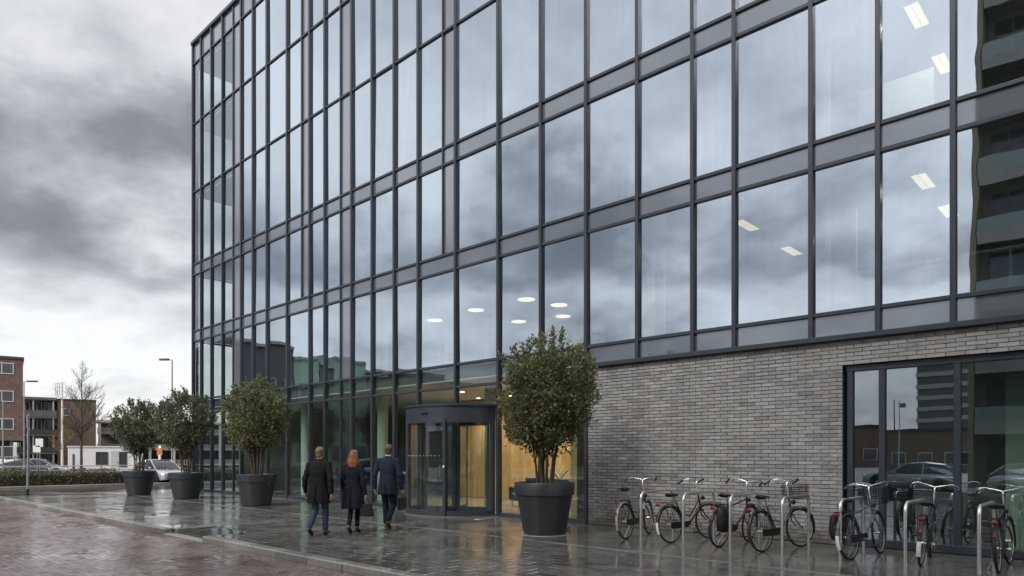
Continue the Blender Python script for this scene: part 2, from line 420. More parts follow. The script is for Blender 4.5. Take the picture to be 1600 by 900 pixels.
def visible(s, n, pad=.83):
    p = W(s, n); return p.y > 7.2 and abs(p.x)/p.y < pad
def paver_arrays(cells, h, ch, tilt, zj, rng):
    """cells: (s, n, a, b) -> chamfered slabs, each a little out of level"""
    A = np.array(cells); N = len(A); hs = A[:,2]/2; hn = A[:,3]/2
    sx = np.array([-1,1,1,-1]); sy = np.array([-1,-1,1,1])
    lay = [(0,-h),(0,-ch),(ch,0)]
    tx = rng.normal(0, tilt, N); ty = rng.normal(0, tilt, N); dz = rng.normal(0, zj, N); yaw = rng.normal(0, .004, N)
    V = np.zeros((N,12,3))
    for li, (ins, z) in enumerate(lay):
        for k in range(4):
            x = sx[k]*(hs-ins); y = sy[k]*(hn-ins)
            V[:,li*4+k,0] = A[:,0]+x-yaw*y; V[:,li*4+k,1] = A[:,1]+y+yaw*x; V[:,li*4+k,2] = z+dz+tx*x+ty*y
    q = []
    for k in range(4):
        j = (k+1)%4; q += [(k,j,4+j,4+k),(4+k,4+j,8+j,8+k)]
    q.append((8,9,10,11)); q = np.array(q)
    Fq = (q[None]+(np.arange(N)*12)[:,None,None]).reshape(-1,4)
    return V.reshape(-1,3), Fq
def lay(cells, name, mat_o, mat_s, parent, n_obj, h, ch, tilt, zj, ztop):
    cells = sorted(cells, key=lambda c: W(c[0], c[1]).length)
    near, rest = cells[:n_obj], cells[n_obj:]
    protos = {}
    for c in near:
        key = (round(c[2],3), round(c[3],3))
        if key not in protos:
            V, Fq = paver_arrays([(0,0,c[2],c[3])], h, ch, 0, 0, RNG)
            mb = MB(); mb.add(V.tolist(), Fq.tolist()); me = mb.mesh(name); me.materials.append(mat_o); protos[key] = me
        o = mkobj(name, protos[key], None, parent, (c[0], c[1], ztop+RNG.normal(0, zj)))
        o.rotation_euler = (RNG.normal(0, tilt), RNG.normal(0, tilt), RNG.normal(0, .004))
    if rest:
        V, Fq = paver_arrays(rest, h, ch, tilt, zj, RNG); V[:,2] += ztop
        stuff(npmesh('paving', V, Fq, mat_s, parent))
# slabs by the building, smaller pavers out to the kerb
cells = []
r_ = 0
n = .03
while n < 3.25:
    off = .0 if r_ % 2 else .3
    for k in range(-26, 41):
        s = k*.6+off
        if visible(s, n+.29): cells.append((s, n+.265, .596, .526))
    n += .53; r_ += 1
lay(cells, 'slab', M_slab_o, M_slab, pavement, 150, .02, .0022, .0030, .0004, 0.0)
cells = []; r_ = 0; n = 3.42
while n < 7.05:
    off = .0 if r_ % 2 else .2
    for k in range(-40, 61):
        s = k*.4+off
        if visible(s, n+.1) and not (n > 6.15 and 3.9 < s < 6.1): cells.append((s, n+.105, .396, .2045))
    n += .2085; r_ += 1
lay(cells, 'paver', M_slab_o, M_slab, pavement, 150, .02, .0026, .0065, .0006, -.001)
dc = MB(); dc.box(-15, 24.2, 3.275, 3.33, -.03, .001); dc.box(-15, 24.2, 3.36, 3.40, -.03, .0015)
dc.build('drain_strip', M('drain_strip', (.20, .19, .175), .35, 0, .25, 3), pavement)
# red klinkers of the road, laid on edge in half bond
cells = []; r_ = 0; n = 7.46
while n < 14.2:
    off = .0 if r_ % 2 else .105
    for k in range(-60, 160):
        s = k*.21+off; p = W(s, n)
        if 7.4 < p.y < 27 and abs(p.x)/p.y < .83: cells.append((s, n+.05, .206, .0965))
    n += .1; r_ += 1
lay(cells, 'klinker', M_klink_o, M_klink, road, 300, .02, .0036, .013, .0009, -.100)
# kerb of metre-long stones, dropped for a ramp between two stretches
kerb = struct(empty('kerb', W(0,0), ROT))
protos = {}
k = -14.0
while k < 24.2:
    low = 4.1 < k+.5 < 5.9
    z1 = -.078 if low else .014
    me = protos.get(low)
    if me is None:
        mb = MB(); mb.bbox(-.497, .497, -.10, .10, -.14, z1, .018); me = mb.mesh('kerb_stone'); me.materials.append(M_kerb); protos[low] = me
    o = mkobj('kerb_stone', me, None, kerb, (k+.5, 7.32+RNG.normal(0,.004), RNG.normal(0,.003))); o.rotation_euler = (0,0,RNG.normal(0,.004))
    k += 1.0
mb = MB(); mb.bbox(5.86, 6.04, 6.30, 7.20, -.1, .020, .018); mb.build('kerb_stone', M_kerb, kerb)
mc = MB(); mc.lathe([(.20,-.02),(.20,.0),(.185,.004),(.0,.004)], 20); o = mc.build('manhole_cover', M('cast_iron', (.03,.03,.03), .5, .6, .3, 30), road)
p = gpt(103, 806, -.1); o.location = (*SN(p.x, p.y), -.098)

# ================================================================== OFFICE BUILDING
B = tag(empty('office_building', W(0,0), ROT), 'glass curtain-wall office block with dark frames over a grey brick plinth', 'building')
MX = [(302.5,1),(315.4,1),(331.6,1),(349,1),(365,0),(378,1),(396.6,1),(418.4,1),(450,1),(485.4,1),(509,1),(533,0),(551,1),(583,1),(617.6,1),(655,1),(713.4,1),(780,1),(846.6,1),(917.4,1),(997.3,1),(1083.6,1),(1148.6,1),(1268.5,1),(1373,1),(1490,1)]
MS = [(s_px(x), k) for x, k in MX]
last = MS[-1][0]
for d in (1.25, 2.55, 3.8, 5.0): MS.append((last-d, 1))
S0 = MS[0][0]; S1 = MS[-1][0]; SB = s_px(917.4); SD0 = s_px(780); SD1 = s_px(655); SM = s_px(713.4)
PART = [s_px(472.4), s_px(693)]                              # extra mullions of the upper storeys only
ZR = [3.76, 4.22, 6.95, 7.43, 10.05, 10.55, 13.92, 17.1, 19.9, 20.82]
def mull(s, w, z0, z1, dep=.085):
    mb = MB(); mb.bbox(s-w/2, s+w/2, -.07, dep, z0, z1, .008); return mb.build('mullion', M_frame, B)
for i, (s, k) in enumerate(MS):
    w = .085 if k else .045; dep = .085 if k else .055
    z0 = 0.0 if s > SB-.01 else 3.76
    if SD0-.01 < s < SD1+.01 and abs(s-SM) < .01: z0 = 2.98
    mull(s, w, z0, 20.84, dep)
for s in PART: mull(s, .05, 7.44, 20.83, .055)
def trans(z, s0, s1, h=.075, d=.05):
    mb = MB(); mb.bbox(s0, s1, -.06, d, z-h/2, z+h/2, .008); return mb.build('transom', M_frame, B)
for z in ZR[1:-1]: trans(z, S1+.01, S0-.02)
trans(3.57, SB, S0-.02); trans(.05, SD1, S0-.02, .10); trans(.05, SB, SD0, .10)
mb = MB(); mb.bbox(S1, SB+.03, -.1, .13, 3.70, 3.80, .012); mb.build('sill', M_frame, B)
mb = MB(); mb.bbox(S1-.02, S0+.07, -.3, .12, 20.80, 20.95, .012); mb.bbox(S0-.2, S0+.08, -14.5, -.28, 20.80, 20.94, .012); mb.build('coping', M_frame, B)
def pane(s0, s1, z0, z1, mat, n=0.0, name='pane', th=.024, jit=.0028):
    a, b = min(s0,s1)+.01, max(s0,s1)-.01; w = (b-a)/2; h = (z1-z0)/2-.012
    mb = MB(); x0, x1, y0, y1, q0, q1 = -w, w, -th, 0, -h, h
    vs = [(x0,y0,q0),(x1,y0,q0),(x1,y1,q0),(x0,y1,q0),(x0,y0,q1),(x1,y0,q1),(x1,y1,q1),(x0,y1,q1)]
    mb.add(vs, [(2,3,7,6)], 0); mb.add(vs, [(0,1,5,4)], 1); mb.add(vs, [(0,3,2,1),(4,5,6,7),(1,2,6,5),(3,0,4,7)], 1)
    o = mb.build(name, [mat, M_clear] if 'glass' in mat.name and mat is not M_span else [mat, mat], B, loc=((a+b)/2, n, (z0+z1)/2))
    o.rotation_euler = (random.gauss(0, jit), 0, random.gauss(0, jit)); return o
ALLM = sorted([s for s, _ in MS], reverse=True); UPM = sorted(ALLM+PART, reverse=True)
for row in range(len(ZR)-1):
    z0, z1 = ZR[row], ZR[row+1]
    ms = UPM if z0 >= 7.4 else ALLM
    for a, b in zip(ms[:-1], ms[1:]):
        sp = row in (2, 4, 8)
        if row == 0:
            if a > SB+.01: pane(a, b, 3.57, z1, M_gglass)
            else: pane(a, b, z0, z1, M_span, name='spandrel_panel')
            continue
        strip = abs(a-s_px(365)) < .02 or any(abs(a-q) < .02 for q in PART) or abs(a-s_px(533)) < .02
        if sp: pane(a, b, z0, z1, M_span if row != 8 else M_span2, name='spandrel_panel')
        elif strip: pane(a, b, z0, z1, M_span2, name='infill_panel', n=-.01)
        else: pane(a, b, z0, z1, M_cglass if b > s_px(366) else M_glass)
for a, b in zip(ALLM[:-1], ALLM[1:]):
    if b < SB-.01: continue
    if SD0-.01 < b and a < SD1+.01: pane(a, b, 2.98, 3.57, M_gglass)
    else: pane(a, b, .09, 3.57, M_cglass if b > s_px(366) else M_gglass)
# end wall of the glazed corner
for k in range(5):
    n0 = -.15-k*2.4
    mb = MB(); mb.bbox(S0-.09, S0+.03, n0-.05, n0+.05, 0, 20.8, .008); mb.build('mullion', M_frame, B)
    if k < 4:
        for z0, z1 in ((.1,3.57),(3.57,6.95),(7.43,10.05),(10.55,13.92),(13.92,17.1),(17.1,19.9)):
            mb = MB(); w, h = 1.14, (z1-z0)/2-.04
            mb.box(-.012, .012, -w, w, -h, h); mb.build('pane', M_eglass, B, loc=(S0-.03, n0-1.2, (z0+z1)/2))
for z in ZR[1:]:
    mb = MB(); mb.bbox(S0-.08, S0+.02, -12, -.16, z-.04, z+.04, .008); mb.build('transom', M_frame, B)
# shell and interior
DEP = -12.0
mb = MB(); mb.box(S1, S0-.3, DEP-.3, DEP, 0, 20.7); mb.box(S1-.3, S1-.02, DEP, -.1, 0, 20.7); mb.build('rear_wall', M_inwall, B)
mb = MB(); mb.box(S1, S0-.1, DEP, -.14, 20.45, 20.74); mb.build('roof', M_concrete, B)
SL = [(3.78, 4.16), (6.99, 7.39), (10.09, 10.51), (13.72, 13.95), (16.92, 17.12), (19.7, 19.92)]
for z0, z1 in SL:
    mb = MB(); mb.box(S1, S0-.12, DEP+.02, -.10, z0, z0+.03, 1); mb.box(S1, S0-.13, DEP+.03, -.105, z0+.03, z1, 0); mb.build('floor_slab', [M_carpet, M_ceil], B)
mb = MB(); mb.box(S1, S0-.12, DEP+.02, -.11, -.04, .012); mb.build('lobby_floor', M_lobbyfloor, B)
# partition that closes the glazed corner, wall behind the offices, columns
sp0 = s_px(366)
for i, (z0, z1) in enumerate(zip([.02]+[b for _, b in SL[:-1]], [a for a, _ in SL])):
    mb = MB(); mb.box(sp0-.22, sp0-.1, -9, -.16, z0+.005, z1-.005); mb.build('partition', M_inwall, B)
    if i: mb = MB(); mb.box(S1+.1, sp0-.3, -8.1, -7.9, z0+.005, z1-.005); mb.build('corridor_wall', M_inwall, B)
    for s in (15.2, 10.0, 4.6, -.8, -4.9, -9.4):
        if i == 0 and s < 3: continue
        mb = MB(); mb.lathe([(.19, z0+.004), (.19, z1-.004)], 20, (s, -1.35, 0)); mb.build('column', M_green if i == 0 else M_white, B, smooth=40)
# light partitions, blinds and cabinets in the offices
for s0, s1, n0, n1, z0, z1 in [(-4.3,-4.9,-1.5,-1.62,7.44,9.5),(-5.3,-6.7,-2.4,-2.5,7.44,9.3),(-1.2,-2.2,-2.0,-2.1,7.44,9.6),(1.2,.2,-2.4,-2.5,4.2,6.3),(-.3,-1.0,-1.8,-1.9,4.2,6.8),
                               (-5.0,-5.5,-1.6,-1.7,4.2,6.6),(8.2,7.4,-2.0,-2.1,4.2,6.0),(9.5,8.9,-1.0,-1.2,7.44,8.2),(3.4,2.4,-1.4,-1.5,7.44,8.6),(12,11.2,-2,-2.1,10.55,12.6),(6.5,5.6,-2,-2.1,10.55,12.3)]:
    mb = MB(); mb.bbox(s0, s1, n0, n1, z0, z1, .01); mb.build('office_screen', M_white, B)
for s0, s1, z in [(-3.2,-4.3,4.165),(6.7,6.2,7.395),(1.2,-.4,7.395),(-2.6,-3.6,10.515)]:
    mb = MB(); mb.bbox(s0, s1, -.35, -.75, z, z+.42, .01); mb.build('cabinet', M_white, B)
rl = MB()
rl.tube([(-5.6,-1.0,5.12),(-8.9,-1.0,5.12)], .03, 8); [rl.tube([(q,-1.0,4.165),(q,-1.0,5.12)], .028, 6) for q in (-5.7,-6.9,-8.1)]
rl.build('railing', M_white, B)
# ceiling lamps that show through the glass
E_panel = emit('lamp_panel', (1, .74, .42), 1.25); E_round = emit('lamp_round', (1, .82, .54), 2.1); E_spot = emit('lobby_downlight', (1, .72, .36), 9.0)
def lamp_light(o, loc, power, size, col):
    l = bpy.data.lights.new('lamp_light', 'AREA'); l.energy = power; l.color = col; l.size = size
    lo = bpy.data.objects.new('lamp_light', l); C.objects.link(lo); lo.parent = o; lo.location = loc
def rect_lamp(s, n, z):
    mb = MB(); mb.box(s-.14, s+.14, n-.46, n+.46, z-.05, z-.004); o = mb.build('ceiling_lamp', M_whitep, B)
    for q in (-.062, .062):
        mb = MB(); mb.box(s+q-.055, s+q+.055, n-.44, n+.44, z-.056, z-.0505); mb.build('tube', E_panel, o)
    lamp_light(o, (s, n, z-.07), 18, .35, (1,.88,.70))
for s, n, z in [(-6.55,-1.7,10.09),(-6.55,-3.9,10.09),(-6.6,-2.0,6.99),(-6.6,-4.2,6.99),(-3.0,-2.1,6.99),(-3.0,-4.8,6.99)]: rect_lamp(s, n, z)
for s, n in [(7.9,-3.9),(10.4,-4.1),(5.46,-3.9),(8.2,-6.5),(5.2,-5.3),(6.3,-6.9)]:
    mb = MB(); mb.lathe([(0.001,6.86),(.31,6.86),(.31,6.985),(.0,6.985)], 28, (s, n, 0)); o = mb.build('ceiling_lamp', M_whitep, B)
    mb = MB(); mb.lathe([(0.001,6.845),(.29,6.845),(.29,6.858),(.0,6.858)], 28, (s, n, 0)); mb.build('diffuser', E_round, o); lamp_light(o, (s, n, 6.83), 22, .4, (1,.9,.75))
# lobby: oak wall made of boards, warm downlights washing it
wf = MB(); wf.box(1.15, 10.3, -5.35, -5.20, .02, 3.77); wall = wf.build('wood_wall', M('oak_backing', (.12,.07,.03), .7), B)
me = None
for k in range(45):
    if me is None:
        mb = MB(); mb.bbox(-.098, .098, -.02, .02, 0, 3.70, .004); me = mb.mesh('board'); me.materials.append(M_wood)
    o = mkobj('board', me, None, wall, (1.28+k*.2, -5.18+random.gauss(0,.002), .03))
mb = MB()
for k in range(2):
    for a, b in (((-.07,0),(.07,.16)),((-.07,.16),(.07,0)),((-.07,.08),(.07,.08))): mb.tube([(6.15+k*.24+a[0],-5.14,1.74+a[1]),(6.15+k*.24+b[0],-5.14,1.74+b[1])], .016, 5)
mb.build('wall_letters', M_black, B)
wf = MB(); wf.box(.7, .9, -7.0, -.5, .02, 3.77); wf.build('wood_wall', M_wood, B)
def downlight(s, n, power=26):
    mb = MB(); mb.lathe([(.001,3.755),(.075,3.755),(.09,3.748),(.09,3.778),(.0,3.778)], 16, (s, n, 0)); o = mb.build('downlight', M_whitep, B)
    mb = MB(); mb.lathe([(.001,3.744),(.07,3.744),(.07,3.753),(.0,3.753)], 16, (s, n, 0)); mb.build('bulb', E_spot, o)
    l = bpy.data.lights.new('downlight_lamp', 'SPOT'); l.energy = power; l.color = (1, .80, .55); l.spot_size = R(130); l.spot_blend = .8; l.shadow_soft_size = .07
    lo = bpy.data.objects.new('downlight_lamp', l); C.objects.link(lo); lo.parent = o; lo.location = (s, n, 3.73)
for s in (2.0, 3.6, 5.2, 6.8, 8.4): downlight(s, -4.5, 200)
for s in (2.2, 4.6, 7.0): downlight(s, -2.4, 160)
# revolving door
DR = tag(empty('revolving_door', W(0,0), ROT), 'dark-framed revolving door with glazed drum at the office entrance', 'door')
DC = (4.5, .10); DA, DB = 1.48, 1.34
def earc(a, k=1.0): return (DC[0]-DA*k*math.cos(R(a)), DC[1]+DB*k*math.sin(R(a)))
def edisc(k, z0, z1, name, mat):
    mb = MB(); mb.prism([earc(180*i/36, k) for i in range(37)][::-1], z0, z1); return mb.build(name, mat, DR, smooth=30)
edisc(1.03, 2.60, 2.965, 'canopy', M_frame); edisc(1.06, 2.935, 2.985, 'canopy_cap', M_frame); edisc(1.05, .004, .03, 'threshold', M('door_mat', (.16,.15,.14), .5))
for a in (3, 58, 119, 177):
    x, y = earc(a); mb = MB(); mb.bbox(x-.055, x+.055, y-.055, y+.055, .03, 2.60, .01); mb.build('post', M_frame, DR)
def curved(a0, a1, z0, z1, th, k=1.0, n=12):
    mb = MB(); R0 = [earc(a0+(a1-a0)*i/n, k) for i in range(n+1)]; R1 = [earc(a0+(a1-a0)*i/n, k+th) for i in range(n+1)]
    vs = []; fs = []
    for (x, y), (u, v) in zip(R0, R1): vs += [(x,y,z0),(u,v,z0),(u,v,z1),(x,y,z1)]
    for i in range(n):
        for q in range(4): fs.append((i*4+q, i*4+(q+1)%4, (i+1)*4+(q+1)%4, (i+1)*4+q))
    fs += [(3,2,1,0), (n*4,n*4+1,n*4+2,n*4+3)]; mb.add(vs, fs); mb.fixn = True; return mb
for a0, a1, nm in ((5,56,'side_panel'),(60,117,'front_panel'),(121,175,'side_panel')):
    mb = curved(a0, a1, .03, .17, .03); m2 = curved(a0, a1, 2.50, 2.60, .03); mb.add(m2.v, m2.f); o = mb.build(nm, M_frame, DR, smooth=30)
    curved(a0, a1, .165, 2.505, .008, 1.012).build('glass', M_dglass, o, smooth=30)
def dpanel(a, b, name, door_glass=M_dglass, r=.045, z0=.03, z1=2.6, rail=.09, handle=False):
    a = Vector((*a,0)); b = Vector((*b,0)); d = (b-a).normalized(); L = (b-a).length; rz = math.atan2(d.y, d.x)
    e = MB()
    e.bbox(0, rail, -r/2, r/2, z0, z1, .006); e.bbox(L-rail, L, -r/2, r/2, z0, z1, .006); e.bbox(rail, L-rail, -r/2, r/2, z0, z0+.14, .006); e.bbox(rail, L-rail, -r/2, r/2, z1-.10, z1, .006)
    o = e.build(name, M_frame, DR, loc=a, rz=rz)
    g = MB(); g.box(rail-.01, L-rail+.01, -.006, .006, z0+.13, z1-.09); g.build('glass', door_glass, o)
    if handle:
        h = MB(); h.tube([(L*.5,-.06,1.0),(L*.5,-.06,1.35)], .012, 8); h.build('handle', M_steel, o)
    return o
cx, cy = 4.5, .14
mb = MB(); mb.lathe([(.05,.03),(.05,2.58)], 16, (cx,cy,0)); mb.build('spindle', M_frame, DR)
for a in (28, 118, 208, 298):
    dx, dy = math.cos(R(a)), math.sin(R(a)); dpanel((cx+dx*.06, cy+dy*.06), (cx+dx*.98, cy+dy*.98), 'door_leaf', rail=.06, r=.04, z0=.05, z1=2.56, handle=True)
mb = MB(); x, y = earc(82, 1.035); mb.bbox(x-.11,x+.11,y-.03,y+.03,2.72,2.78,.015); mb.build('sensor', M_black, DR)
mb = MB(); x, y = earc(58); mb.bbox(x-.03,x+.03,y+.05,y+.07,1.30,1.37,.006); mb.build('key_switch', M_whitep, DR)
mb = MB()
for k in range(11):
    a = Vector((*earc(64+49*k/10, 1.024), 1.62)); mb.bbox(a.x-.012,a.x+.012,a.y-.004+.0,a.y+.004,a.z-.012,a.z+.012,.003)
mb.build('glass_dots', M_whitep, DR)
# side frame left and right of the drum
for a, b in ((SD0, 3.0), (6.0, SD1)):
    if abs(a-b) > .15: pane(a, b, .05, 2.98, M_gglass)
mb = MB(); mb.bbox(2.90, 3.0, -.06, .07, 0, 2.98, .008); mb.bbox(6.0, 6.1, -.06, .07, 0, 2.98, .008); mb.bbox(3.0, 6.0, -.055, .06, 2.96, 3.03, .008); mb.build('door_jamb', M_frame, B)
# ------------------------------------------------------------------ brick plinth
SW = s_px(1317); ZW = 3.27
bw = MB()
bw.box(SW, SB-.03, -.25, .012, 0, 3.71); bw.box(S1, SW, -.25, .012, ZW, 3.71)
brickwall = bw.build('brick_wall', M_mortar, B)
CO = .0722; BL = .282; cells = []
r_ = 0; z = .004
while z+CO < 3.705:
    s = SB-.03; first = True; off = (0, .5, .25, .75)[r_ % 4] if False else (.0 if r_ % 2 else .5)
    lo = SW if z+CO*.4 < ZW else S1
    while s > lo+.03:
        L = BL*(.5 if first and off else 1.0); first = False
        e = max(s-L, lo)
        if s-e > .05: cells.append(((s+e)/2, z+CO/2, s-e-.011))
        s = e
    z += CO; r_ += 1
cells.sort(key=lambda c: (W(c[0], 0, c[1])-Vector((0,0,EYE))).length)
cells = [c for c in cells if visible(c[0], 0, .9)]
def bverts(w, h, d=.018, c=.004): return w/2, h/2, d, c
bm_ = {}
for s, z, w in cells[:300]:
    key = round(w, 3)
    if key not in bm_:
        mb = MB(); mb.bbox(-w/2, w/2, -.02, .0, -(CO-.011)/2, (CO-.011)/2, .003); bm_[key] = mb.mesh('brick'); bm_[key].materials.append(M_brick_o)
    o = mkobj('brick', bm_[key], None, brickwall, (s, .026+RNG.normal(0,.0022), z+RNG.normal(0,.0009))); o.rotation_euler = (RNG.normal(0,.012), 0, RNG.normal(0,.004))
A = np.array(cells[300:]); N = len(A); V = np.zeros((N,8,3)); h = (CO-.011)/2; dep = .026+RNG.normal(0,.0025,N); ti = RNG.normal(0,.0012,N)
for k, (sx, sz) in enumerate(((-1,-1),(1,-1),(1,1),(-1,1))):
    V[:,k,0] = A[:,0]+sx*A[:,2]/2; V[:,k,1] = .008; V[:,k,2] = A[:,1]+sz*h
    V[:,4+k,0] = A[:,0]+sx*(A[:,2]/2-.003); V[:,4+k,1] = dep+ti*sz; V[:,4+k,2] = A[:,1]+sz*(h-.003)
q = np.array([(7,6,5,4)]+[(k,4+k,4+(k+1)%4,(k+1)%4) for k in range(4)])
stuff(npmesh('brickwork', V.reshape(-1,3), (q[None]+(np.arange(N)*8)[:,None,None]).reshape(-1,4), M_brick, brickwall))
# reveal and big window in the plinth
mb = MB(); mb.box(SW-.002, SW+.05, -.26, .004, 0, ZW); mb.box(S1, SW, -.26, .004, ZW-.012, ZW+.03); mb.build('reveal', M_frame, B)
WM = [SW-.10, s_px(1376), s_px(1494)]; WM += [WM[-1]-1.35, WM[-1]-2.7, WM[-1]-4.0]
for s in WM: mb = MB(); mb.bbox(s-.05, s+.05, -.20, -.06, .10, ZW-.06, .008); mb.build('mullion', M_frame, B)
mb = MB(); mb.bbox(S1, SW-.04, -.21, -.05, ZW-.13, ZW-.02, .008); mb.build('transom', M_frame, B)
mb = MB(); mb.bbox(S1, SW-.04, -.21, -.05, .0, .14, .008); mb.build('transom', M_frame, B)
for a, b in zip(WM[:-1], WM[1:]): pane(a, b, .12, ZW-.1, M_wglass, n=-.12)
mb = MB(); mb.box(S1, SW+.5, -4.0, -3.9, .02, 3.77); mb.build('partition', M_green, B)
mb = MB(); mb.bbox(-8.4, -8.0, -1.6, -1.2, .02, 3.77, .01); mb.build('column', M_green, B)
mb = MB(); mb.bbox(S1, -7.6, -1.9, -1.7, 2.45, 2.85, .01); mb.build('beam', M_inwall, B)
mb = MB(); mb.box(SW+.5, SW+.6, -6, -.3, .02, 3.77); mb.build('partition', M_inwall, B)

# lobby furniture
t = tag(empty('reception_desk', W(1.9,-3.6), ROT), 'dark brown reception desk inside the lobby behind the planter tree', 'desk')
mb = MB(); mb.bbox(-.5,.5,-.3,.3,.02,1.05,.02); mb.build('body', M('walnut', (.07,.035,.018), .5, 0, .3, 4), t)
mb = MB(); mb.bbox(-.56,.56,-.36,.36,1.05,1.10,.01); mb.build('top', M_whitep, t)
t = tag(empty('lobby_sofa', W(4.6,-3.1), ROT), 'dark upholstered lounge chair in the lobby against the oak wall', 'chair')
mb = MB(); mb.bbox(-.5,.5,-.4,.4,.18,.46,.06); mb.build('seat', M_dark, t)
mb = MB(); mb.bbox(-.5,.5,-.46,-.28,.3,.95,.06); mb.build('backrest', M_dark, t)
for sx in (-1,1):
    mb = MB(); mb.bbox(sx*.5-.08,sx*.5+.08,-.4,.4,.2,.66,.05); mb.build('armrest', M_dark, t)
    for sy in (-.34,.34): mb = MB(); mb.tube([(sx*.45,sy,.014),(sx*.43,sy,.2)], .02, 8); mb.build('leg', M_steel, t)
t = tag(empty('lobby_plant', W(3.3,-3.0), ROT), 'spiky palm in a dark round pot inside the lobby', 'plant')
mb = MB(); mb.lathe([(.2,.014),(.36,.35),(.38,.75),(.34,.9),(.3,.9),(.28,.82),(0,.82)], 24); mb.build('pot', M_black, t, smooth=40)
mb = MB()
for k in range(26):
    a = random.uniform(0, 6.28); L = random.uniform(.5,.95); e = random.uniform(.3,1.2); w = .022
    pts = [Vector((math.cos(a)*L*t_*math.cos(e*(1-.35*t_)), math.sin(a)*L*t_*math.cos(e*(1-.35*t_)), .85+L*(math.sin(e)*t_-.35*t_*t_))) for t_ in (0,.33,.66,1)]
    sd_ = Vector((-math.sin(a), math.cos(a), 0))
    mb.add([pts[0]-sd_*w*.5, pts[0]+sd_*w*.5, pts[1]+sd_*w, pts[1]-sd_*w, pts[2]+sd_*w*.8, pts[2]-sd_*w*.8, pts[3]], [(0,1,2,3),(3,2,4,5),(5,4,6)])
mb.build('leaves', M('palm_leaf', (.12,.17,.07), .5), t)
# ================================================================== POTTED TREES
def leaf_mat(name, c0, c1, c2, trans=.25):
    g = NT(name); geo = g.new('ShaderNodeNewGeometry'); r = geo.outputs['Random Per Island']
    pos = geo.outputs['Position']; n = g.noise(pos, 2.6, 3, .6)
    col = g.mix(r, c0, c1); col = g.mix(g.rng(n, .50, .72, 0, .75), col, c2)
    b = g.bsdf(col, .42, 0, .45); tl = g.new('ShaderNodeBsdfTranslucent'); g.put(tl.inputs[0], col)
    m = g.new('ShaderNodeMixShader'); m.inputs[0].default_value = trans; g.put(m.inputs[1], b.outputs[0]); g.put(m.inputs[2], tl.outputs[0])
    return g.end(m)
L_tree = leaf_mat('evergreen_leaf', (.045, .062, .028), (.25, .265, .12), (.27, .24, .095), .3)
L_tree2 = leaf_mat('dark_evergreen_leaf', (.042, .062, .036), (.20, .225, .125), (.20, .19, .09), .3)
def leaves(cent, size, rng, outward=None, aspect=.45):
    """rhombic folded leaves, two triangles each"""
    N = len(cent); d = rng.normal(size=(N,3)); d[:,2] += .25
    if outward is not None: d += outward*.9
    d /= np.linalg.norm(d, axis=1)[:,None]
    a = rng.normal(size=(N,3)); s = np.cross(d, a); s /= np.linalg.norm(s, axis=1)[:,None]; u = np.cross(s, d)
    L = size*rng.uniform(.65, 1.25, N)[:,None]; w = L*aspect*.5
    base = cent; tip = cent+d*L; mid = cent+d*L*.45
    l = mid+s*w+u*w*.45; r = mid-s*w+u*w*.45
    V = np.stack([base, l, tip, r], 1).reshape(-1,3)
    k = np.arange(N)*4
    Fq = np.stack([np.stack([k,k+2,k+1],1), np.stack([k,k+3,k+2],1)], 1).reshape(-1,3)
    return V, Fq
def crown_points(rng, rx, rz, cz, nclump, per, sig, sprigs=18, low=.0):
    pts = []; outw = []
    bump = rng.normal(size=(14,3)); bump /= np.linalg.norm(bump,axis=1)[:,None]; amp = rng.uniform(-.27,.20,14)
    for i in range(nclump):
        d = rng.normal(size=3); d /= np.linalg.norm(d)
        rr = rng.uniform(.22, 1.0)**.42
        k = 1+sum(amp*np.exp(-((bump-d)**2).sum(1)/.22))
        if d[2] < 0: k *= 1-.22*abs(d[2])
        c = np.array([d[0]*rx, d[1]*rx, d[2]*rz])*rr*k*.90; c[2] += cz
        n = int(per*rng.uniform(.6,1.3)); q = rng.normal(size=(n,3))*sig*rng.uniform(.55,1.05)
        pts.append(c+q); outw.append(np.repeat(d[None], n, 0))
    for i in range(sprigs):                      # young shoots standing out of the outline
        d = rng.normal(size=3); d[2] = abs(d[2])*1.1+.1; d /= np.linalg.norm(d)
        base = np.array([d[0]*rx*.88, d[1]*rx*.88, d[2]*rz*.9+cz]); L = rng.uniform(.12,.38); n = int(34*L/.2)
        dd = d*.6+np.array([0,0,.8]); dd /= np.linalg.norm(dd)
        pts.append(base+dd*rng.uniform(0,L,n)[:,None]+rng.normal(size=(n,3))*.028); outw.append(np.repeat(dd[None], n, 0))
    return np.concatenate(pts), np.concatenate(outw)
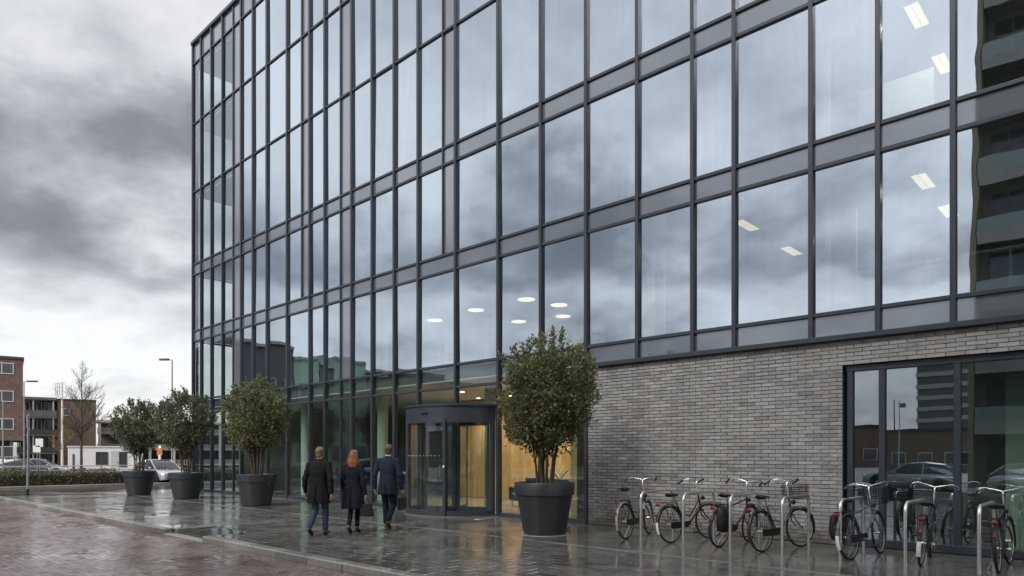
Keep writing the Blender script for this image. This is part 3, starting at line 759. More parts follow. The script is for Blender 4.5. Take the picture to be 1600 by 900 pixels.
def potted_tree(px, py, h_pot, rt, rx, ztop, zlow, nclump, seed, label, mat, lsize=.062, per=62):
    rng = np.random.default_rng(seed); p = gpt(px, py); d = Vector((p.x, p.y, 0)).normalized()
    rb = rt*.70; p = p+d*rb
    T = tag(empty('potted_tree', (p.x, p.y, 0), rng.uniform(0,6)), label, 'tree', 'evergreen trees in dark planters along the glass front')
    mb = MB(); mb.lathe([(rb-.02,.004),(rb,.02),(rt*.925,h_pot*.765)], 48); mb.build('pot', M_pot, T, smooth=35)
    mb = MB(); hp = h_pot; mb.lathe([(rt*.90,hp*.755),(rt*.975,hp*.765),(rt*1.0,hp*.985),(rt*.985,hp),(rt*.93,hp),(rt*.91,hp*.97),(rt*.89,hp*.80)], 48); rim = mb.build('rim', M_pot, T, smooth=35)
    mb = MB()
    for i in range(14):
        pass
    V = [(0,0,hp*.93)]; ring = 28
    for rr in (.3,.6,.9):
        for k in range(ring): a = 6.2832*k/ring; V.append((rt*rr*math.cos(a), rt*rr*math.sin(a), hp*(.92+.02*(1-rr))+rng.normal(0,.012)))
    Fs = [(0,1+k,1+(k+1)%ring) for k in range(ring)]
    for j in range(2):
        o_ = 1+j*ring; Fs += [(o_+k,o_+ring+k,o_+ring+(k+1)%ring,o_+(k+1)%ring) for k in range(ring)]
    mb.add(V, Fs); mb.build('soil', M_soil, T)
    cz = (ztop+zlow)/2; rz = (ztop-zlow)/2
    for k in range(8):
        a = k*.785+rng.uniform(0,.6); r0 = rng.uniform(.10,.30)*rt; r1 = rng.uniform(.25,.65)*rx; a2 = a+rng.normal(0,.4); top = cz+rng.uniform(-.1,.5)*rz
        pts = [(r0*math.cos(a), r0*math.sin(a), hp*.90)]
        for t_ in (.25,.5,.75,1.0):
            rr = r0+(r1-r0)*t_**1.4; aa = a+(a2-a)*t_
            pts.append((rr*math.cos(aa)+rng.normal(0,.02), rr*math.sin(aa)+rng.normal(0,.02), hp*.90+(top-hp*.90)*t_))
        q = rng.uniform(.022,.036); mb = MB(); mb.tube(pts, [q, q*.9, q*.8, q*.6, q*.3], 8); mb.build('trunk', M_bark, T, smooth=60)
    mb = MB()
    for k in range(46):
        d = rng.normal(size=3); d /= np.linalg.norm(d); d[2] = abs(d[2])*.9-.25
        a = np.array([0,0,zlow+.25*rz])+rng.normal(size=3)*.12; e = np.array([d[0]*rx*.86, d[1]*rx*.86, cz+d[2]*rz*.9]); m_ = (a+e)/2+np.array([0,0,.1])
        mb.tube([a, m_, e], [.014,.009,.003], 5)
    mb.build('branches', M_bark, T)
    pts, ow = crown_points(rng, rx, rz, cz, nclump, per, .105*rx/1.05, 60)
    V, Fq = leaves(pts, lsize, rng, ow, .52)
    stuff(npmesh('crown', V, Fq, mat, T))
    return T
potted_tree(851, 838, 1.07, .625, 1.08, 4.06, 1.34, 390, 3, 'tall round evergreen in a dark planter, between revolving door and brick wall', L_tree, .080, 54)
potted_tree(401, 791, 1.02, .635, 1.10, 4.02, 1.46, 300, 9, 'bushy olive-green evergreen in a dark planter, first beside the walking people', L_tree, .082, 52)
potted_tree(291, 780, .98, .625, 1.08, 3.98, 1.44, 280, 14, 'dark evergreen in planter, second of three beside the glazed building corner', L_tree2, .086, 48)
potted_tree(217.5, 774, 1.0, .625, .98, 3.85, 1.44, 250, 21, 'narrow dark evergreen in planter, farthest from the revolving door', L_tree2, .086, 48)
# thin water ring of the near planter is the slab it stands on
p = gpt(851, 838); d = Vector((p.x,p.y,0)).normalized(); p += d*.44
mb = MB(); mb.lathe([(.54,.001),(.535,.009),(.0,.009)], 40); o = mb.build('planter_base', M('plinth_disc', (.22,.21,.2), .35), None, loc=(p.x,p.y,.001)); tag(o, 'pale round base disc under the planter beside the door', 'base')

# ================================================================== BICYCLES
def wheel(name, mb_fn, x, parent, r=.345):
    mb = MB(); mb.torus((0,0,0), r-.030, .008, 'y', 44, 6); w = mb.build(name, M_galv, parent, smooth=60, loc=(x,0,r))
    mb = MB(); mb.torus((0,0,0), r-.016, .019, 'y', 44, 8); mb.build('tyre', M_rubber, w, smooth=60)
    mb = MB(); mb.lathe([(.012,-.05),(.032,-.045),(.018,-.03),(.018,.03),(.032,.045),(.012,.05)], 12, mat=Matrix.Rotation(R(90),3,'X')); mb.build('hub', M_chrome, w, smooth=40)
    mb = MB()
    for k in range(28):
        a = 6.2832*k/28; b = a+(.5 if k%2 else -.5); y = .04 if (k//2)%2 else -.04
        mb.tube([(.03*math.cos(b),y,.03*math.sin(b)),((r-.03)*math.cos(a),0,(r-.03)*math.sin(a))], .0017, 3)
    stuff(mb.build('spokes', M_galv, w)); return w
def arc(c, rr, a0, a1, n=16): return [(c[0]+rr*math.cos(R(a0+(a1-a0)*i/n)), 0, c[1]+rr*math.sin(R(a0+(a1-a0)*i/n))) for i in range(n+1)]
def fender(c, rr, a0, a1, w=.027, n=18):
    mb = MB(); vs = []; fs = []
    for p in arc(c, rr, a0, a1, n):
        d = Vector((p[0]-c[0],0,p[2]-c[1])).normalized()
        for y, h in ((-w,-.012),(-w*.5,.004),(w*.5,.004),(w,-.012)): vs.append(Vector(p)+d*h+Vector((0,y,0)))
    for i in range(n):
        for j in range(3): fs.append((i*4+j,i*4+j+1,(i+1)*4+j+1,(i+1)*4+j))
    vs2 = [v+Vector((0,0,-.0)) for v in vs]; mb.add(vs, fs)
    return mb
def bicycle(label, col, step=True, basket=False, crate=False, steer=0, fcol=None, white_tail=True, seat_h=.93, bar_h=1.13, case=True):
    T = tag(empty('bicycle'), label, 'bicycle', 'bicycles parked at the steel hoops')
    paint = M('bike_paint', col, .28, .1, .15, 20, **{'Coat Weight': .5}); fpaint = M('bike_fender', fcol or col, .35, .1, .2, 20)
    r = .345; wb = 1.13; bb = Vector((.46,0,.29)); st = Vector((.24,0,.70)); hb = Vector((.955,0,.60)); ht = Vector((.895,0,.86)); ax = Vector((0,0,r)); fx = Vector((wb,0,r))
    mb = MB()
    mb.tube([bb, st+(st-bb)*.1], .016, 8); mb.tube([hb+Vector((.006,0,-.03)), ht], .019, 8)
    if step:
        mb.tube([bb, Vector((.60,0,.36)), Vector((.78,0,.50)), hb], .018, 8); mb.tube([st-(st-bb)*.45, Vector((.60,0,.47)), Vector((.80,0,.66)), ht-Vector((-.012,0,.06))], .014, 8)
    else:
        mb.tube([bb, hb], .018, 8); mb.tube([st, ht-Vector((-.01,0,.04))], .016, 8)
    for y in (-.055,.055):
        mb.tube([bb+Vector((-.03,y*.4,0)), Vector((0,y,r))], .010, 6); mb.tube([st+Vector((0,y*.25,-.02)), Vector((0,y,r))], .008, 6)
    mb.build('frame', paint, T, smooth=50)
    S = empty('steering', ht); S.parent = T; S.rotation_euler = (0,0,R(steer))
    def L_(p): return Vector(p)-ht
    mb = MB()
    for y in (-.05,.05): mb.tube([L_((.965,y*.7,.56)), L_((.985,y,.48)), L_((1.06,y,.40)), L_((wb,y,r))], [.013,.013,.011,.009], 6)
    mb.tube([L_((.965,-.04,.565)), L_((.965,.04,.565))], .016, 6); mb.build('fork', paint, S, smooth=50)
    f = wheel('wheel', None, 0, S); f.location = L_((wb,0,r)); wheel('wheel', None, 0, T)
    mb = MB(); mb.tube([L_(ht), L_((.865,0,bar_h-.03)), L_((.90,0,bar_h))], .013, 8); mb.build('stem', M_chrome, S, smooth=50)
    for sgn in (1,): 
        mb = MB(); pts = [(.72,.315,bar_h+.0),(.80,.31,bar_h+.03),(.89,.24,bar_h+.06),(.93,.12,bar_h+.03),(.905,0,bar_h),(.93,-.12,bar_h+.03),(.89,-.24,bar_h+.06),(.80,-.31,bar_h+.03),(.72,-.315,bar_h+.0)]
        hbar = mb.tube([L_(p) for p in pts], .0115, 8).build('handlebar', M_chrome, S, smooth=70)
    for y in (-1,1):
        mb = MB(); mb.tube([L_((.66,y*.312,bar_h-.03)), L_((.80,y*.312,bar_h+.032))], .017, 8); mb.build('grip', M_black, S, smooth=60)
        mb = MB(); mb.tube([L_((.89,y*.235,bar_h+.045)), L_((.82,y*.27,bar_h+.0)), L_((.74,y*.28,bar_h-.02))], .006, 5); mb.build('brake_lever', M_chrome, S, smooth=60)
    mb = MB(); mb.tube([L_((.90,.1,bar_h)), L_((1.0,.06,bar_h-.12)), L_((.97,.02,.72))], .003, 4); mb.tube([L_((.90,-.1,bar_h)), L_((.99,-.06,bar_h-.14)), L_((.94,-.02,.66))], .003, 4); mb.build('brake_cable', M_black, S)
    mb = MB(); mb.lathe([(.01,0),(.035,.02),(.04,.06),(.036,.065),(0,.065)], 14, L_((.96,0,.80)), mat=Matrix.Rotation(R(90),3,'Y')); mb.build('headlight', M_black, S, smooth=40)
    fender((1.13,r), .375, -20, 150).build('mudguard', fpaint, S, smooth=60).location = -ht
    fender((0,r), .375, 18, 205).build('mudguard', fpaint, T, smooth=60)
    if white_tail: fender((0,r), .379, 172, 206, .028, 6).build('tail_patch', M_whitep, T, smooth=60)
    mb = MB(); mb.tube([st+(st-bb)*.08, Vector((.165,0,seat_h-.05))], .0125, 8); mb.build('seat_post', M_chrome, T, smooth=50)
    mb = MB(); rings = []
    for x, w, zt, zb in ((.27,.016,.0,-.03),(.22,.026,.008,-.038),(.15,.045,.01,-.045),(.08,.085,.022,-.05),(.02,.10,.03,-.05),(-.015,.085,.028,-.035),(-.03,.04,.02,-.01)):
        rings.append([Vector((x+.02, w*math.cos(a), seat_h+(zt+zb)/2+(zt-zb)/2*math.sin(a))) for a in [6.2832*k/12 for k in range(12)]])
    mb.loft(rings); mb.build('saddle', M_leather, T, smooth=60)
    mb = MB()
    for y in (-.06,-.02,.02,.06): mb.tube([(-.27,y,.755),(.18,y,.755)], .005, 5)
    mb.tube([(-.27,-.065,.755),(-.29,0,.755),(-.27,.065,.755)], .006, 5)
    for y in (-.065,.065):
        mb.tube([(-.24,y,.755),(0,y,r)], .005, 5); mb.tube([(.05,y,.755),(0,y,r)], .005, 5)
        for x in (-.12,.1): mb.tube([(x,-.065,.755),(x,.065,.755)], .005, 5)
    mb.build('carrier', M_black, T)
    mb = MB(); mb.bbox(-.325,-.295,-.045,.045,.69,.738,.012); mb.build('rear_light', M_red, T)
    mb = MB(); mb.bbox(-.385,-.368,-.024,.024,.50,.545,.005); mb.build('reflector', M_red, T)
    if case:
        mb = MB(); mb.bbox(-.04,.54,-.066,-.048,.262,.385,.03); mb.build('chain_case', M_black, T)
    mb = MB(); mb.tube([bb+Vector((0,-.10,0)), bb+Vector((0,.10,0))], .016, 8); 
    mb.tube([bb+Vector((0,-.10,0)), bb+Vector((.12,-.105,-.12))], .010, 6); mb.tube([bb+Vector((0,.10,0)), bb+Vector((-.12,.105,.12))], .010, 6); mb.build('crank', M_chrome, T)
    for p_ in ((.12,-.15,-.12),(-.12,.15,.12)): mb = MB(); c = bb+Vector(p_); mb.bbox(c.x-.05,c.x+.05,c.y-.045,c.y+.045,c.z-.012,c.z+.012,.006); mb.build('pedal', M_black, T)
    mb = MB(); mb.tube([(.30,.04,.28),(.22,.15,.012)], .010, 6); mb.build('kickstand', M_galv, T)
    if basket or crate:
        mb = MB(); x0, x1, y0, y1, z0, z1 = .93, 1.20, -.19, .19, .86, 1.10
        if crate: z0, z1, x1 = .82, 1.08, 1.26
        for t_ in np.linspace(0,1,7):
            e = .03*(1-t_); z = z0+(z1-z0)*t_; mb.tube([L_(q) for q in ((x0+e,y0+e,z),(x1-e,y0+e,z),(x1-e,y1-e,z),(x0+e,y1-e,z))], .0045, 4, closed=True)
        for t_ in np.linspace(0,1,11):
            for y, e in ((y0,1),(y1,-1)): mb.tube([L_((x0+(x1-x0)*t_,y+e*.03,z0)), L_((x0+(x1-x0)*t_,y,z1))], .004, 4)
            for x, e in ((x0,1),(x1,-1)): mb.tube([L_((x+e*.03,y0+(y1-y0)*t_,z0)), L_((x,y0+(y1-y0)*t_,z1))], .004, 4)
            mb.tube([L_((x0+.03,y0+.03+(y1-y0-.06)*t_,z0)), L_((x1-.03,y0+.03+(y1-y0-.06)*t_,z0))], .004, 4)
        mb.build('basket', M_black, S)
    S.rotation_euler = (0,0,R(steer)); SM_ = Matrix.Translation(ht) @ Matrix.Rotation(R(steer),4,'Z')
    for ch in list(S.children):
        b_ = SM_ @ Matrix.Translation(ch.location); ch.parent = T; ch.location = b_.to_translation(); ch.rotation_euler = (0,0,R(steer))
    bpy.data.objects.remove(S)
    return T
def pannier(label, sgn, bike, w=.15):
    mb = MB(); rings = []
    for z, hx, hy in ((.30,.12,.05),(.33,.155,.07),(.45,.175,.085),(.60,.18,.08),(.70,.165,.06),(.735,.14,.03)):
        k = 20; rings.append([Vector((-.10+hx*(abs(math.cos(a))**.55)*(1 if math.cos(a)>0 else -1), sgn*(.075+hy)+hy*(abs(math.sin(a))**.6)*(1 if math.sin(a)>0 else -1), z)) for a in [6.2832*q/k for q in range(k)]])
    mb.loft(rings); t = empty('pannier_bag', bike.location, bike.rotation_euler.z); tag(t, label, 'bag')
    mb.build('bag', M('pannier_cloth', (.011,.011,.013), .6, 0, .25, 12, .5, 30), t, smooth=50)
    mb = MB(); y = sgn*(.075+.17)
    mb.box(-.17,-.15,min(y,y-sgn*.01),max(y,y-sgn*.01),.36,.68); mb.box(-.05,-.03,min(y,y-sgn*.01),max(y,y-sgn*.01),.36,.68); mb.build('strap', M_black, t)
    mb = MB(); mb.tube([(-.18,sgn*.05,.765),(-.10,sgn*.05,.80),(-.02,sgn*.05,.765)], .010, 5); mb.tube([(-.10,sgn*.07,.70),(-.10,sgn*.05,.765)], .008, 5); mb.build('hook', M_black, t)
    return t
def park(b, s, n, lean=0, yaw=0):
    b.location = W(s, n); b.rotation_euler = (R(lean), 0, ROT-math.pi/2+R(yaw))
    return b
NW = ROT-math.pi/2
b = park(bicycle('black city bike with pale tail patch, parked first beside the lobby glass', (.02,.02,.022), True, steer=10, fcol=(.30,.30,.30), white_tail=False, seat_h=.98), -2.40, 1.95, -4, 7)
b = park(bicycle('black and maroon bike between first two hoops, red frame fittings', (.05,.010,.012), True, steer=-14, seat_h=.90, fcol=(.02,.02,.02)), -3.34, 1.88, -5, -9)
b3 = park(bicycle('dark bike carrying a black pannier, beside the third steel hoop', (.025,.028,.033), False, steer=6, white_tail=False), -4.24, 1.80, 4, -3)
pannier('black cloth pannier on the dark bike beside the third hoop', -1, b3)
b = park(bicycle('dark grey-blue ladies bike with black front basket, beside the fourth hoop', (.09,.10,.125), True, basket=True, steer=-10, white_tail=False, fcol=(.03,.03,.035), bar_h=1.16), -5.06, 1.88, -4, -10)
b5 = park(bicycle('grey bike with front crate before the tall plinth window', (.10,.115,.125), False, crate=True, steer=8, bar_h=1.12), -6.42, 1.78, -6, -8)
pannier('black pannier bag on the grey bike before the plinth window', 1, b5)
b = park(bicycle('black upright bike with red rear lamp at the window mullion', (.016,.016,.018), True, steer=4, fcol=(.03,.03,.03)), -7.36, 1.72, 4, 5)
b = park(bicycle('black city bike beside the last steel hoop', (.02,.02,.024), False, steer=-5, bar_h=1.09, white_tail=False), -8.30, 1.70, -2, 2)
hoop_me = MB(); hp_ = [(0,0,.002)]+[(0,0,.74)]
hoop_me.tube([(0,0,.002),(0,0,.40),(0,0,.80)]+[(0,-.13+.13*math.cos(a),.80+.13*math.sin(a)) for a in (.4,.8,1.2)]+[(0,-.13,.93),(0,-.6,.93),(0,-1.05,.93)]+[(0,-1.05-.13*math.sin(a),.80+.13*math.cos(a)) for a in (.4,.8,1.2)]+[(0,-1.18,.80),(0,-1.18,.40),(0,-1.18,.002)], .026, 12)
hm = hoop_me.mesh('hoop', 60); hm.materials.append(M_steel)
ordn = ['first steel bike hoop, next to the lobby glass', 'second steel bike hoop from the lobby glass', 'third steel bike hoop from the lobby glass', 'fourth steel bike hoop, before the end of the brick wall', 'fifth steel bike hoop, beside the bike with pannier and crate', 'sixth steel bike hoop, beside the upright black bike', 'seventh and last steel bike hoop of the row']
for i in range(7):
    o = mkobj('bike_hoop', hm, None, None, W(-2.76-.893*i, 2.0), ROT); tag(o, ordn[i], 'bike rack', 'steel bike hoops in a row before the wall')

# ================================================================== PEOPLE
def remesh(mb, name, voxel, smooth_it=4):
    me = mb.mesh(name); o = bpy.data.objects.new('tmp', me); C.objects.link(o)
    m = o.modifiers.new('r', 'REMESH'); m.mode = 'VOXEL'; m.voxel_size = voxel; m.adaptivity = 0
    if smooth_it: k = o.modifiers.new('s', 'SMOOTH'); k.factor = .5; k.iterations = smooth_it
    bpy.context.view_layer.update(); dg = bpy.context.evaluated_depsgraph_get()
    out = bpy.data.meshes.new_from_object(o.evaluated_get(dg)); out.name = name
    bpy.data.objects.remove(o); out.polygons.foreach_set('use_smooth', [True]*len(out.polygons)); return out
def hand(mb, wrist, dirv, side, curl=.5):
    w = Vector(wrist); d = Vector(dirv).normalized(); fwd = Vector((0,1,0)); fwd = (fwd-d*fwd.dot(d)).normalized(); out = d.cross(fwd)*side
    mb.cap(w, w+d*.035, .026, .028)
    for k, (o_, L) in enumerate(((.030,.080),(.011,.088),(-.009,.082),(-.028,.066))):
        b = w+d*.085+fwd*o_; mb.cap(w+d*.02+fwd*o_*.7, b, .013, .0115, 8)
        i_ = -out*side*0
        inn = Vector((-side,0,0)); k1 = b+(d*(1-curl*.3)+inn*curl*.35).normalized()*L*.5; k2 = k1+(d*(1-curl)+inn*curl).normalized()*L*.5
        mb.cap(b, k1, .0100, .0092, 8); mb.cap(k1, k2, .0092, .0078, 8)
    t0 = w+d*.03+fwd*.026; t1 = t0+(d*.5+fwd*.75).normalized()*.042; t2 = t1+(d*.85+fwd*.3).normalized()*.035
    mb.cap(t0, t1, .0135, .011, 8); mb.cap(t1, t2, .011, .0085, 8)
def ringxy(cx, cy, z, hx, hy, k=28, p=.85):
    return [Vector((cx+hx*(abs(math.cos(a))**p)*(1 if math.cos(a)>=0 else -1), cy+hy*(abs(math.sin(a))**p)*(1 if math.sin(a)>=0 else -1), z)) for a in [6.2832*q/k for q in range(k)]]
def person(loc, rz, label, H, sh, ankles, knees, hips, wrists, elbows, coat_rings, coat_col, leg_col, shoe_col, hair_col, long_hair=False, head_turn=0, split=True, collar=True, skin=(.48,.29,.21), legs_r=(.082,.058,.046), sleeve=.060, heel=0.0, shirt=None, lean=.0):
    k = H/1.8; T = tag(empty('person', loc, rz), label, 'person', 'people in dark clothes walking to the revolving door'); T.scale = (k,)*3
    nk = Vector((0,lean,1.50)); hd = Vector((0,lean+.035,1.675)); q = Euler((0,0,R(head_turn)))
    body = MB(); hq = q.to_matrix()
    def HP(x,y,z): return hd+hq@Vector((x,y,z))
    body.ell(hd+Vector((0,0,.012)), (.078,.098,.112), q); body.ell(HP(0,.028,-.055), (.060,.070,.068), q); body.cap(HP(0,.070,-.105), HP(0,.055,-.08), .020, .030)
    body.cap(HP(0,.100,-.005), HP(0,.116,-.038), .010, .014); body.cap(HP(-.03,.088,.012), HP(.03,.088,.012), .012, .012)
    for sx in (-1,1): body.ell(HP(sx*.080,-.002,-.02), (.010,.020,.032), q, 8, 6); body.ell(HP(sx*.036,.078,-.045), (.022,.018,.020), q, 8, 6)
    body.cap(nk-Vector((0,0,.05)), nk+Vector((0,.015,.10)), .062, .054)
    body.loft([ringxy(0,0,.90,.150,.105), ringxy(0,0,1.02,.148,.105), ringxy(0,lean*.4,1.14,.135,.098), ringxy(0,lean*.7,1.30,.160,.112), ringxy(0,lean,1.42,.160,.100), ringxy(0,lean,1.50,.07,.06)])
    sl = [Vector((-sh,lean,1.445)), Vector((sh,lean,1.445))]
    for i in (0,1):
        body.cap((0.06*(-1,1)[i],lean,1.44), sl[i], .06, .052); body.cap(sl[i], elbows[i], .048, .038); body.cap(elbows[i], wrists[i], .038, .025)
        hand(body, wrists[i], Vector(wrists[i])-Vector(elbows[i])*.6-Vector(wrists[i])*.4, (-1,1)[i], .55)
        body.cap(hips[i], knees[i], .075, .050); body.cap(knees[i], ankles[i], .050, .036)
    mkobj('body', remesh(body, 'body', .0075, 2), M('skin', skin, .5, 0, .12, 12, **{'Subsurface Weight': .0}), T)
    for sx in (-1,1):
        e = MB(); e.ell(HP(sx*.030,.092,.0), (.010,.008,.008), q, 10, 8); e.build('eye', M('eye', (.04,.03,.025), .15), T, smooth=180)
    e = MB(); e.ell(HP(0,.098,-.068), (.024,.010,.008), q, 10, 6); e.build('lips', M('lips', (.36,.14,.12), .4), T, smooth=180)
    hair = MB()
    hair.ell(HP(0,-.012,.028), (.087,.100,.108), q); hair.ell(HP(0,.03,.075), (.076,.078,.058), q)
    if long_hair:
        hair.loft([ringxy(hd.x,hd.y-.03,hd.z+.02,.088,.085), ringxy(hd.x,hd.y-.045,hd.z-.06,.104,.075), ringxy(hd.x,hd.y-.06,hd.z-.15,.118,.066), ringxy(hd.x,hd.y-.072,hd.z-.24,.120,.052), ringxy(hd.x,hd.y-.075,hd.z-.285,.085,.036)])
        rg = np.random.default_rng(5)
        for i in range(34):
            a = rg.uniform(-1.45,1.45); x = .098*math.sin(a); y = -.075*math.cos(a)-.02
            hair.cap(HP(x*.9,y,.02), HP(x*1.15,y-.03,-.13), .012, .012, 6); hair.cap(HP(x*1.15,y-.03,-.13), HP(x*1.1+rg.normal(0,.012),y-.035,-.27-rg.uniform(0,.05)), .012, .006, 6)
    else:
        hair.ell(HP(0,-.062,-.045), (.062,.042,.062), q)
        for sx in (-1,1): hair.ell(HP(sx*.066,-.012,-.005), (.022,.045,.058), q)
    g = NT('hair'); v = g.coord('Object', (90,90,8)); f = g.rng(g.noise(v, 1.0, 4), .3, .7, .55, 1.5)
    hm_ = g.end(g.bsdf(g.mix(1, hair_col, g_rgb(g, f), 'MULTIPLY'), .42, 0, .5, g.bump(g.noise(v, 1.0, 3), .6, .01)))
    mkobj('hair', remesh(hair, 'hair', .0065, 1), hm_, T)
    cloth = M('coat_wool', coat_col, .85, 0, .22, 14, .35, 220, .25); tro = M('trouser_cloth', leg_col, .85, 0, .25, 16, .35, 160, .25)
    tr = MB()
    tr.loft([ringxy(0,0,.84,.155,.115), ringxy(0,0,1.0,.155,.11)])
    for i in (0,1):
        tr.cap(hips[i], knees[i], legs_r[0]+.012, legs_r[1]+.014); kn = Vector(knees[i]); an = Vector(ankles[i])+Vector((0,0,.015)); tr.cap(kn, an, legs_r[1]+.014, legs_r[2]+.012); tr.cap(an+(kn-an)*.14, an+(kn-an)*.05, legs_r[2]+.017, legs_r[2]+.015)
    mkobj('trousers' if not long_hair else 'tights', remesh(tr, 'trousers', .009, 3), tro, T)
    co = MB(); co.loft([ringxy(*r_) for r_ in coat_rings])
    for i in (0,1):
        co.cap((.08*(-1,1)[i],lean-.005,1.452), sl[i]+Vector((0,0,-.006)), .078, .066); co.cap(sl[i], elbows[i], .066, sleeve); e_ = Vector(elbows[i]); w_ = Vector(wrists[i]); co.cap(e_, w_-(w_-e_)*.02, sleeve, sleeve*.78)
        m_ = e_+(w_-e_)*.35; co.cap(e_+(sl[i]-e_)*.12, e_+(sl[i]-e_)*.02, sleeve+.007, sleeve+.005); co.cap(m_, m_+(w_-e_)*.06, sleeve+.004, sleeve+.002)
    if collar: co.loft([ringxy(0,lean-.004,1.47,.095,.080), ringxy(0,lean+.002,1.535,.074,.070), ringxy(0,lean+.006,1.555,.070,.066)])
    cm = remesh(co, 'coat', .009, 5); rg = np.random.default_rng(int(H*1000)); nv = len(cm.vertices); V = np.empty(nv*3, np.float32); cm.vertices.foreach_get('co', V); V = V.reshape(-1,3)
    Nn = np.empty(nv*3, np.float32); cm.vertices.foreach_get('normal', Nn); Nn = Nn.reshape(-1,3)
    hem = np.clip((1.05-V[:,2])/.4, 0, 1); ang = np.arctan2(V[:,1], V[:,0])
    wv = hem*.012*np.sin(ang*7+V[:,2]*3)+.004*np.sin(V[:,2]*38+V[:,0]*22+V[:,1]*15)*np.sin(V[:,0]*11+2)
    wv += np.where((np.abs(V[:,0])<.012)&(V[:,1]<0)&(V[:,2]<1.0), -.022, 0)
    V += Nn*wv[:,None]; cm.vertices.foreach_set('co', V.ravel()); cm.update(); mkobj('coat', cm, cloth, T)
    if shirt:
        s_ = MB(); s_.loft([ringxy(0,lean+.004,1.52,.066,.064), ringxy(0,lean+.01,1.572,.062,.060)]); s_.build('shirt_collar', M('shirt', shirt, .8), T, smooth=60)
    for i in (0,1):
        a = Vector(ankles[i]); lift = max(0, a.z-.105-heel); sh_ = MB(); toe = Vector((a.x*1.06, a.y+.165, .033)); hl = Vector((a.x, a.y-.035, a.z-.065))
        if lift > .02: toe = Vector((a.x*1.03, a.y+.115, .030))
        else: toe = Vector((a.x*1.08, a.y+.165, .030)); hl.z = .036+heel
        sh_.cap(hl, toe, .036, .031); sh_.cap(hl+(toe-hl)*.45+Vector((0,0,.008)), toe+Vector((0,-.02,.0)), .043, .034); sh_.cap(hl+Vector((0,0,.01)), a, .036, .040)
        if heel and lift < .02: sh_.cap(hl+Vector((0,-.012,-.02)), Vector((hl.x,hl.y-.016,.012)), .016, .011)
        if long_hair: sh_.cap(a, a+(Vector(knees[i])-a)*.30, .043, .052)
        sm = remesh(sh_, 'shoe', .006, 3)
        zz_ = np.empty(len(sm.vertices)*3, np.float32); sm.vertices.foreach_get('co', zz_); zz_ = zz_.reshape(-1,3); zz_[:,2] = np.maximum(zz_[:,2], .006); sm.vertices.foreach_set('co', zz_.ravel()); sm.update()
        mkobj('shoe', sm, M('shoe_leather', shoe_col, .35, 0, .2, 20), T)
    return T
def coat(hem, hw, hd_, flare=0, waist=.165):
    return [(0,0,hem,hw,hd_), (0,0,hem+.15,hw*.97,hd_*.97), (0,0,.95,.195+flare*.5,.145), (0,.0,1.08,waist+.012,.130), (0,.005,1.16,waist+.008,.128), (0,.01,1.30,.190,.138), (0,.012,1.40,.185,.122), (0,.012,1.475,.13,.095), (0,.012,1.52,.078,.07)]
WALK = lambda a, b: math.atan2(b, a)-math.pi/2
p = gpt(498, 836); person((p.x,p.y,0), R(-8), 'fair-haired man in black overcoat and blue jeans walking, nothing in his hands', 1.80, .205,
    [(-.085,-.24,.19),(.085,.13,.10)], [(-.10,.07,.50),(.095,.12,.52)], [(-.09,0,.92),(.09,0,.92)], [(-.315,.06,.87),(.30,-.07,.87)], [(-.285,-.03,1.13),(.285,-.07,1.13)],
    coat(.665,.235,.165), (.009,.009,.012), (.034,.055,.092), (.012,.010,.010), (.15,.095,.050), lean=.02)
p = gpt(552, 834); wl = (p.x,p.y,0); person(wl, R(-6), 'woman with long auburn hair in a dark navy flared coat', 1.74, .170,
    [(-.035,-.16,.20),(.035,.14,.145)], [(-.07,.05,.53),(.055,.13,.54)], [(-.08,0,.92),(.08,0,.92)], [(-.245,.09,.90),(.275,-.03,.86)], [(-.24,-.02,1.14),(.245,-.06,1.13)],
    coat(.555,.245,.185,.03,.145), (.010,.010,.019), (.008,.008,.010), (.008,.008,.009), (.21,.078,.030), long_hair=True, legs_r=(.07,.045,.034), sleeve=.050, heel=.045, skin=(.55,.36,.28))
p = gpt(606, 826); ml = (p.x,p.y,0); person(ml, R(-10), 'man in navy suit coat and brown shoes, nearest the revolving door', 1.87, .205,
    [(-.085,.13,.10),(.085,-.20,.20)], [(-.095,.12,.52),(.10,.06,.50)], [(-.09,0,.92),(.09,0,.92)], [(-.275,-.04,.88),(.305,.03,.86)], [(-.275,-.07,1.13),(.28,-.04,1.13)],
    coat(.735,.215,.155), (.016,.020,.038), (.014,.018,.036), (.10,.04,.022), (.085,.040,.022), shirt=(.7,.66,.62), lean=.02, head_turn=12)
# bags they carry
t = tag(empty('handbag', (wl[0],wl[1],0), R(-6)), 'black leather handbag hanging from the woman\'s right hand', 'bag')
mb = MB(); mb.loft([ringxy(.30,-.03,z,hx,.055,20,.5) for z, hx in ((.37,.135),(.385,.15),(.50,.125),(.60,.10),(.625,.09))]); mb.build('body', M_leather, t, smooth=50)
mb = MB(); mb.tube([(.225,-.03,.61),(.25,-.03,.70),(.272,-.03,.752),(.295,-.03,.75),(.335,-.03,.70),(.365,-.03,.61)], .008, 6); mb.build('handle', M_leather, t, smooth=50)
t = tag(empty('briefcase', (ml[0],ml[1],0), R(-10)), 'flat black briefcase in the right hand of the man in navy', 'bag')
mb = MB(); mb.bbox(.275,.365,-.16,.24,.42,.72,.025); mb.build('body', M_leather, t)
mb = MB(); mb.tube([(.32,-.04,.715),(.32,-.03,.775),(.32,.02,.79),(.32,.09,.78),(.32,.10,.715)], .010, 6); mb.build('handle', M_leather, t, smooth=50)
